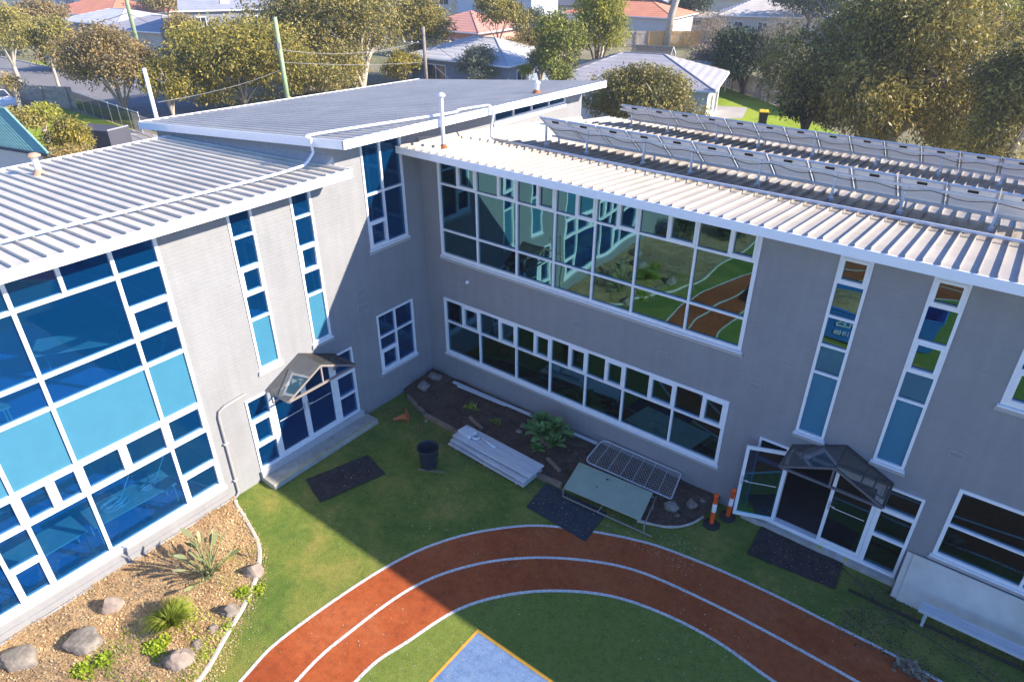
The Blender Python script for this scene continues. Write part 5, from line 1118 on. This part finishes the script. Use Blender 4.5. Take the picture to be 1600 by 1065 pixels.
for k in range(13): mb.box(-3.6+k*.55, -3.15+k*.55, -1.3, 1.3, 2.42, 2.48+.03*(k % 2), X)
mb.build('roof', M['roof_b'], t)
for x in (-3, 0, 3): mb = MB(); mb.box(x-.06, x+.06, 1.1, 1.22, 0, 2.4, X); mb.build('post', M['white'], t)
t = thing('pergola', 'white framed glazed garden pergola behind the ridge of the grey house', 'pergola', (-19.5, 51.5, 0)); X = Matrix.Translation((-19.7, 52.2, 0)) @ Matrix.Rotation(math.radians(16), 4, 'Z')
mb = MB()
for x in (-1.9, 0, 1.9):
    for y in (-1.4, 1.4): mb.box(x-.06, x+.06, y-.06, y+.06, 0, 2.5, X)
    mb.tube([X @ Vector((x, -1.5, 2.5)), X @ Vector((x, 0, 3.2)), X @ Vector((x, 1.5, 2.5))], .06, 4)
mb.tube([X @ Vector((-1.95, -1.5, 2.5)), X @ Vector((1.95, -1.5, 2.5))], .07, 4); mb.tube([X @ Vector((-1.95, 1.5, 2.5)), X @ Vector((1.95, 1.5, 2.5))], .07, 4); mb.tube([X @ Vector((-1.95, 0, 3.2)), X @ Vector((1.95, 0, 3.2))], .07, 4)
mb.build('frame', M['white'], t); mb = MB(); mb.quad(X @ Vector((-1.95, -1.5, 2.56)), X @ Vector((1.95, -1.5, 2.56)), X @ Vector((1.95, 0, 3.26)), X @ Vector((-1.95, 0, 3.26))); mb.quad(X @ Vector((-1.95, 0, 3.26)), X @ Vector((1.95, 0, 3.26)), X @ Vector((1.95, 1.5, 2.56)), X @ Vector((-1.95, 1.5, 2.56))); mb.build('glazing', M['clear'], t)
mb = MB(); mb.lathe([(0, 0), (1.15, 0), (1.15, 2.2), (1.1, 2.3), (0, 2.45)], 20, Matrix.Translation((-22.6, 50.9, 0))); 
for k in range(6): mb.lathe([(1.151, .2+k*.35), (1.18, .25+k*.35), (1.151, .3+k*.35)], 20, Matrix.Translation((-22.6, 50.9, 0)))
tag(mb.build('water_tank', HM['dark'], smooth=False), 'round dark water tank beside the white garden pergola', 'water tank')
house('white roofed house with dark blue wall behind the slate roof', -31.2, 40.4, 3, 11.0, 8.4, 2.6, 4.1, 'white', 'bluegrey', wins=(('f', -2.5, 2.2, .3, 2.1), ('f', 2.6, 1.2, .9, 2.1), ('r', -2, 1.4, .9, 2.1)))
house('salmon roofed brick house behind the white roofed one', -46.2, 56.0, 2, 9.5, 9.5, 3.0, 4.7, 'salmon', 'pink', wins=(('f', 1.5, 1.6, .9, 2.2), ('f', -1.8, 1.4, .9, 2.2)))
mb = MB(); mb.box(-47.5, -43.4, 48.9, 49.3, 0, 2.3); tag(mb.build('brick_wall', HM['yellow']), 'yellow brick garden wall before the salmon roofed house', 'wall')
g2, X = house('two storey grey clad house at the top left with skylight on its roof', -66.5, 36.5, 57, 9.5, 9.0, 5.4, 7.4, 'grey', 'grey', hip=False, over=.25, wins=(('f', -2.9, 1.0, 3.5, 4.8), ('f', 2.5, 1.0, 3.5, 4.8)))
def onroof(X, x0, x1, t0, t1, W_, eave, ridge, name, m, parent, over):
    w_ = W_/2+over; f = lambda t: (-w_*(1-t), eave+(ridge-eave)*t+.16)
    mb = MB(); (ya, za), (yb, zb_) = f(t0), f(t1); mb.hexa([X @ Vector((x0, ya, za)), X @ Vector((x1, ya, za)), X @ Vector((x1, yb, zb_)), X @ Vector((x0, yb, zb_))], [X @ Vector((x0, ya, za+.08)), X @ Vector((x1, ya, za+.08)), X @ Vector((x1, yb, zb_+.08)), X @ Vector((x0, yb, zb_+.08))]); return mb.build(name, m, parent)
onroof(X, -.6, .3, .25, .5, 9, 5.4, 7.4, 'skylight', M['white'], g2, .25); onroof(X, 1.6, 2.7, .45, .9, 9, 5.4, 7.4, 'roof_solar_panel', M['darkpane'], g2, .25); onroof(X, 2.8, 3.9, .45, .9, 9, 5.4, 7.4, 'roof_solar_panel', M['darkpane'], g2, .25)
house('low grey roofed house below the two storey grey one', -77.5, 33.6, 12, 10.5, 8.5, 2.9, 4.1, 'lightgrey', 'cream', wins=(('f', -3, 1.4, .9, 2.1),))
house('white metal roofed house across the street', -90.5, 35.2, 8, 12, 9, 2.9, 4.2, 'white', 'grey', wins=(('f', -4.6, 1.8, .8, 2.2), ('f', -1.5, .8, .8, 2.2), ('f', -.3, .8, .8, 2.2), ('f', .9, .8, .8, 2.2)))
house('orange tiled roof house behind the white roofed one at the left', -103.5, 40, 8, 15, 10, 3.0, 4.8, 'orange', 'cream', chim=(-3.5, 0, 'terracotta'))
for i, (cx, lab) in enumerate(((-150, 'leftmost large white two storey building at the top edge'), (-132, 'second large white two storey building at the top edge'), (-114, 'third white two storey building at the top, behind the orange roof'), (-96, 'fourth white two storey building, behind the power pole'))):
    house(lab, cx, 52+i*5, 12, 15, 12, 6.2, 7.5, 'lightgrey', 'white', wins=(('f', -3, 2.4, 3.8, 5.4), ('f', 3, 2.4, 3.8, 5.4), ('f', -3, 2.4, .6, 2.2), ('f', 3.4, 2.4, .6, 2.2)))
house('brown roofed house behind the low grey one', -98, 52, 20, 12, 10, 3.0, 4.8, 'cream', 'cream')
house('cream two storey house at the top centre behind the gums', -72, 84, 10, 12, 9, 5.2, 6.8, 'dark', 'cream', wins=(('f', 3, 2.4, 3.2, 4.6), ('f', -1, 2, 3.2, 4.6)))
house('pale blue clad house above the salmon roof', -56, 76, 10, 12, 9, 5.4, 7, 'dark', 'blue', wins=(('f', 4, 1.2, 3.4, 4.6),))
house('dark house with white band at the top centre right', -55, 96, 8, 12, 9, 3, 4.6, 'dark', 'white', wins=(('f', -2, 2, .8, 2.2), ('f', 2, 2, .8, 2.2)))
house('orange roofed house behind the lime tree', -40, 84, 6, 16, 9, 3.1, 4.6, 'orange', 'white', wins=(('f', -6, 1.4, .8, 2.2),))
house('white gabled house behind the tall pale trunk', -43.5, 103, 100, 14, 7.5, 3, 4.6, 'lightgrey', 'white', hip=False, wins=(('r', 0, 1.6, 1, 2.2), ('f', -2, 1.6, 1, 2.2)))
house('low grey shed roof house right of the white gable', -34.5, 96.0, 14, 8, 5, 2.2, 2.8, 'cream', 'grey', wins=(('f', 0, 2, .9, 1.9),))
mb = MB(); mb.box(-41.2, -38.9, 91.6, 94.8, 0, 2.3); mb.box(-41.4, -38.7, 91.4, 95.0, 2.3, 2.42); tag(mb.build('garden_shed', HM['magenta']), 'small magenta garden shed beside the low grey house', 'shed')
house('cream hip roofed house with a brick chimney at the upper right', -23.5, 99.5, 20, 16, 10, 2.8, 5.0, 'cream', 'cream', chim=(1.5, -1.0, 'terracotta'), wins=(('f', -5.6, 1.0, .9, 2.1), ('f', -2.2, 1.2, .6, 2.1), ('f', .4, 1.2, .6, 2.1), ('l', 0, 1.2, .9, 2.1)))
house('pale blue roofed house behind the cream hip roofed one', -43, 128, 10, 16, 11, 3, 5, 'bluish', 'cream')
house('peach walled house at the right edge behind the gum', 16, 82, 10, 14, 9, 3.2, 4.8, 'cream', 'cream')
p1, p2, p3 = G(75, 240, 2.8), G(0, 228, 2.8), G(8, 171, 4.4)
t = thing('green_roofed_house', 'low building with a green corrugated hip roof at the left edge', 'house', (p1.x-3, p1.y, 0))
e1 = p1; e2 = p1+(p2-p1).normalized()*12; e1 = Vector(e1); up = Vector((0, 0, .1)); rA = Vector((p3.x, p3.y, 4.4)); rB = rA+(e2-e1); hz = Vector((rA.x-e1.x, rA.y-e1.y, 0)); e4 = e1+hz*2; e3 = e2+hz*2
mb = MB(); mb.add([e1, e2, e3, e4, rA, rB]+[p-up for p in (e1, e2, e3, e4, rA, rB)], [(0, 4, 5, 1), (3, 2, 5, 4), (0, 1, 7, 6), (1, 2, 8, 7), (2, 3, 9, 8), (6, 7, 11, 10), (0, 6, 10, 4), (4, 10, 9, 3), (1, 5, 11, 7)])
rf = mb.build('roof', RM['green'], t)
mb = MB(); n = 44
for k in range(1, n):
    b_ = e1.lerp(e2, k/n); top = b_+(rA-e1)
    mb.tube([b_+Vector((0, 0, .01)), top+Vector((0, 0, .01))], .022, 3, caps=False)
for (a, b) in ((e1, rA), (rA, rB)): mb.tube([a+Vector((0, 0, .03)), b+Vector((0, 0, .03))], .07, 5)
mb.build('ridge_capping', RM['green'], rf)
mb = MB(); ins = [p+(((e1+e3)/2-p).normalized()*.6) for p in (e1, e2, e3, e4)]; mb.hexa([Vector((p.x, p.y, 0)) for p in ins], [Vector((p.x, p.y, 2.6)) for p in ins]); mb.build('wall', HM['white'], t)
mb = MB(); [mb.tube([a, b], .08, 5) for a, b in ((e1-up, e2-up), (e1-up, e4-up))]; mb.build('gutter', HM['dark'], rf)
# shed / trailer by the driveway
t = thing('garden_shed', 'small dark shed with a grey sloping lid near the left verge', 'shed', (-33, 7, 0))
a = [G(167, 203, 2), G(200, 195, 2), G(209, 224, .5), G(178, 230, .5)]
mb = MB(); mb.hexa([Vector((p.x, p.y, p.z-.08)) for p in a], a); mb.build('lid', HM['grey'], t)
b_ = [a[0], a[1], a[0]+Vector((-3.2, -.9, 0)), a[0]+Vector((-3.2, -.9, 0))]; q = [a[0]+Vector((.0, 0, -.1)), a[1]+Vector((0, 0, -.1)), a[1]+Vector((-3.4, -1.0, -.2)), a[0]+Vector((-3.4, -1.0, -.2))]
mb = MB(); mb.hexa([Vector((p.x, p.y, 0)) for p in q], q); mb.build('body', HM['dark'], t)

# ------------------------------------------------------------------ fences
def fence(label, pts, h, m, name='paling_fence', cat='fence', pale=.14, gap=.012, posts=2.4, rails=True):
    t = thing(name, label, cat, (*pts[0], 0)); mb = MB(); rl = MB(); po = []; r_ = random.Random(len(label))
    for i in range(len(pts)-1):
        a, b = Vector((*pts[i], 0)), Vector((*pts[i+1], 0)); d = b-a; L = d.length; X = Matrix.Translation(a) @ Matrix.Rotation(math.atan2(d.y, d.x), 4, 'Z'); k = 0
        while k < L: mb.box(k, k+pale, -.01+r_.uniform(-.004, .004), .01, 0, h+r_.uniform(-.02, .02), X); k += pale+gap
        for z in (.3, h-.3): rl.box(0, L, -.06, -.012, z-.04, z+.04, X)
        k = 0
        while k <= L: po.append(MB()); po[-1].box(k-.05, k+.05, -.16, -.061, 0, h+.03, X); k += posts
    mb.build('palings', m, t); rl.build('rail', m, t); [q_.build('post', m, t) for q_ in po]; return t
fence('weathered paling fence running behind the small back lawn at the right', [(-13.3, 54.2), (-6.7, 48.8), (-2.0, 45.0)], 1.7, M['fence'])
fence('bright orange paling fence beyond the grey hip roofed house', [(-32.5, 76.0), (-27.0, 80.0)], 1.9, M['fencenew'])
fence('grey paling fence in shade left of the bright orange one', [(-37.5, 72.0), (-32.6, 75.9)], 1.9, M['fence'])
fence('pale paling fence right of the bright orange one', [(-26.9, 80.1), (-17, 84.5)], 1.9, M['fence'])
fence('horizontal grey fence behind the orange fence and the pale trunk', [(-44, 84), (-26, 92)], 1.7, M['fence'], pale=.2)
fence('paling fence under the lime tree beside the grey hip roof', [(-31, 62), (-24, 48)], 1.6, M['fence'])
fence('weathered grey paling fence half in shade along the left garden', [(-62, 6.0), (-53.5, 10.2), (-51.0, 11.4)], 1.7, M['fence'])
fence('paling fence below the spreading gum beside the green pole', [(-41.5, 25), (-43.5, 32.5)], 1.7, M['fence'])
fence('dark low fence between the green roof and the yellow bush', [(-34, 2.2), (-27.6, 3.2)], 1.5, M['fence'])
fence('low fence behind the bin in the small back lawn', [(-9.0, 34.2), (4, 35.6)], .9, M['wirelight'], name='wire_fence', pale=.01, gap=.7)
t = thing('mesh_fence', 'see through green mesh fence on the edge of the left front lawn', 'fence', (-50, 11, 0))
for k in range(8): mb = MB(); mb.tube([(-50.5+k*1.75, 11.3-k*.12, 0), (-50.5+k*1.75, 11.3-k*.12, 1.5)], .03, 5); mb.build('post', M['galv'], t)
mb = MB(); mb.tube([(-50.5, 11.3, 1.45), (-38.2, 10.4, 1.45)], .02, 5); mb.build('rail', M['galv'], t)
mb = MB(); mb.quad((-50.5, 11.3, .05), (-38.2, 10.4, .05), (-38.2, 10.4, 1.4), (-50.5, 11.3, 1.4)); mb.build('mesh_cloth', M['clear'], t)
t = thing('iron_gate', 'dark iron picket gate next to the small dark shed', 'gate', (-36, 9.2, 0)); mb = MB()
for k in range(16): mb.tube([(-38+k*.2, 9.9-k*.02, 0), (-38+k*.2, 9.9-k*.02, 1.6)], .018, 4)
for z in (.25, 1.4): mb.tube([(-38, 9.9, z), (-35, 9.6, z)], .025, 4)
mb.build('pickets', M['charcoal'], t)

# ------------------------------------------------------------------ poles, wires, bins
def pole(label, px, py0, D, z1, r, m, arm=None, name='power_pole', lean=0):
    c = AT(px, py0, D); t = thing(name, label, 'pole', (c.x, c.y, 0)); mb = MB(); mb.tube([(c.x, c.y, -.1), (c.x+lean, c.y, z1)], [r*1.15, r*.85], 10); mb.build('shaft', M[m], t, smooth=True)
    if arm: mb = MB(); d = RT*arm[0]; z = arm[1]; mb.tube([Vector((c.x, c.y, z))-d, Vector((c.x, c.y, z))+d*.1], .05, 5); mb.build('crossarm', M['polewood'], t); mb = MB(); [mb.lathe([(.04, 0), (.05, .05), (.03, .12), (0, .13)], 8, Matrix.Translation(Vector((c.x, c.y, z))-d*k)) for k in (.95, .6, .3)]; mb.build('insulator', M['white'], t)
    return Vector((c.x, c.y, z1))
def topz(px, py, D): return AT(px, py, D).z
A1 = pole('green treated timber pole rising behind the slate roof', 440, 95, 56, topz(428, 27, 56), .17, 'polegreen')
A2 = pole('grey timber power pole with a crossarm in front of the salmon roofed house', 664, 90, 62, topz(656, 42, 62), .15, 'polewood', arm=(1.7, topz(656, 67, 62)))
A3 = pole('tall pale power pole among the houses at the upper left', 205, 30, 84, 14.5, .19, 'polegreen', arm=(1.6, 9.8))
wp = AT(234, 150, 30.5)
c = PB(-8.9, 0, 1.2)
pole('thin white metal pole standing at the far corner of the slate roof', 246, 190, 27.2, topz(222, 107, 27.2), .075, 'fascia', name='white_pole')
mb = MB(); cc = AT(437, 70, 56); mb.box(cc.x-.15, cc.x+.2, cc.y-.35, cc.y-.1, cc.z-.25, cc.z+.15); tag(mb.build('service_box', M['charcoal']), 'small dark service box fixed on the green pole', 'service box')
def wire(a, b, sag, label, r=.022, m='wirelight'):
    a, b = Vector(a), Vector(b); mb = MB(); mb.tube([a.lerp(b, k/16)-Vector((0, 0, sag*4*(k/16)*(1-k/16))) for k in range(17)], r, 4, caps=False); tag(mb.build('power_line', M[m]), label, 'cable', 'overhead power lines')
wire(AT(440, 78, 56), AT(645, 68, 62), .5, 'overhead cable from the green pole to the crossarm of the timber pole')
wire(AT(436, 97, 56), AT(664, 97, 62), .2, 'lower thin wire between the green pole and the timber pole')
wire(AT(657, 50, 62), AT(820, 140, 40), .6, 'cable from the timber pole down over the slate roof to the right', .016, 'wire')
wire(AT(200, 20, 84), AT(0, 45, 110), .8, 'cable running left from the tall pale pole', .03, 'wire')
wire(AT(203, 22, 84), AT(440, 76, 56), .9, 'cable running from the tall pale pole to the green pole', .022, 'wire')
wire(AT(210, 52, 84), AT(436, 98, 56), .5, 'lower white cable from the tall pale pole to the right', .022)
wire(AT(246, 160, 32), AT(436, 110, 54), .2, 'thin cable from the white pole towards the green pole', .012)
wire(AT(675, 100, 61), AT(700, 122, 50), .0, 'short stay wire running down from the timber pole', .02)
cq = G(-14, 146, 1.2); X = Matrix.Translation((cq.x, cq.y, 0)) @ Matrix.Rotation(math.radians(4), 4, 'Z'); t = thing('parked_car', 'white car parked beyond the paling fence at the left edge', 'car', (cq.x, cq.y, 0))
pf = [(-2.2, .35), (-2.2, .8), (-2.05, .95), (-1.5, 1.0), (-1.0, 1.42), (.6, 1.45), (1.25, 1.0), (2.05, .85), (2.2, .6), (2.2, .35)]
mb = MB(); mb.hexa([X @ Vector((x, -.86, z)) for x, z in pf], [X @ Vector((x, .86, z)) for x, z in pf]); mb.build('body', mat('white car paint', (.7, .7, .72), .25), t, bevel=.06)
for sd_ in (-1, 1): mb = MB(); mb.hexa([X @ Vector((x, sd_*.862, z)) for x, z in ((-1.35, 1.02), (-.95, 1.36), (.55, 1.38), (1.05, 1.02))], [X @ Vector((x, sd_*.872, z)) for x, z in ((-1.35, 1.02), (-.95, 1.36), (.55, 1.38), (1.05, 1.02))]); mb.build('side_window', M['darkpane'], t)
mb = MB(); mb.quad(X @ Vector((.64, -.75, 1.43)), X @ Vector((.64, .75, 1.43)), X @ Vector((1.27, .78, 1.04)), X @ Vector((1.27, -.78, 1.04))); mb.build('windscreen', M['darkpane'], t)
for wx in (-1.4, 1.4):
    for sd_ in (-1, 1): mb = MB(); mb.lathe([(0, -.1), (.32, -.1), (.32, .1), (0, .1)], 16, X @ Matrix.Translation((wx, sd_*.8, .32)) @ Matrix.Rotation(math.radians(90), 4, 'X')); mb.build('wheel', M['black'], t)
t = thing('wheelie_bin', 'dark wheelie bin with a yellow lid on the small back lawn', 'bin', (-4.3, 40.3, 0)); bb = G(1190, 196); X = Matrix.Translation((bb.x, bb.y, 0)) @ Matrix.Rotation(.4, 4, 'Z')
mb = MB(); mb.hexa([X @ Vector(p) for p in ((-.25, -.3, .05), (.25, -.3, .05), (.25, .3, .05), (-.25, .3, .05))], [X @ Vector(p) for p in ((-.32, -.38, 1.0), (.32, -.38, 1.0), (.32, .38, 1.0), (-.32, .38, 1.0))]); mb.build('body', M['bin'], t, bevel=.02)
mb = MB(); mb.hexa([X @ Vector(p) for p in ((-.35, -.42, 1.005), (.35, -.42, 1.005), (.35, .42, 1.005), (-.35, .42, 1.005))], [X @ Vector(p) for p in ((-.3, -.35, 1.09), (.3, -.35, 1.09), (.3, .38, 1.09), (-.3, .38, 1.09))]); mb.build('lid', mat('yellow lid', (.75, .50, .02), .5), t, bevel=.02)
for s_ in (-1, 1): mb = MB(); mb.lathe([(0, 0), (.1, 0), (.1, .05), (0, .05)], 12, X @ Matrix.Translation((s_*.3, .33, .1)) @ Matrix.Rotation(math.radians(90), 4, 'Y')); mb.build('wheel', M['black'], t)

# ------------------------------------------------------------------ thin air haze
mb = MB(); mb.box(-330, 130, -120, 260, -1.2, 24); hz_ = mb.build('haze', None); hz_.data.materials.clear()
hm = bpy.data.materials.new('haze'); hm.use_nodes = True; ht = hm.node_tree; ht.nodes.remove(ht.nodes['Principled BSDF'])
pv = ht.nodes.new('ShaderNodeVolumePrincipled'); pv.inputs['Color'].default_value = (.92, .94, 1, 1); pv.inputs['Density'].default_value = .0006; pv.inputs['Anisotropy'].default_value = .2
ht.links.new(pv.outputs[0], ht.nodes['Material Output'].inputs['Volume']); hz_.data.materials.append(hm); tag(hz_, kind='stuff')
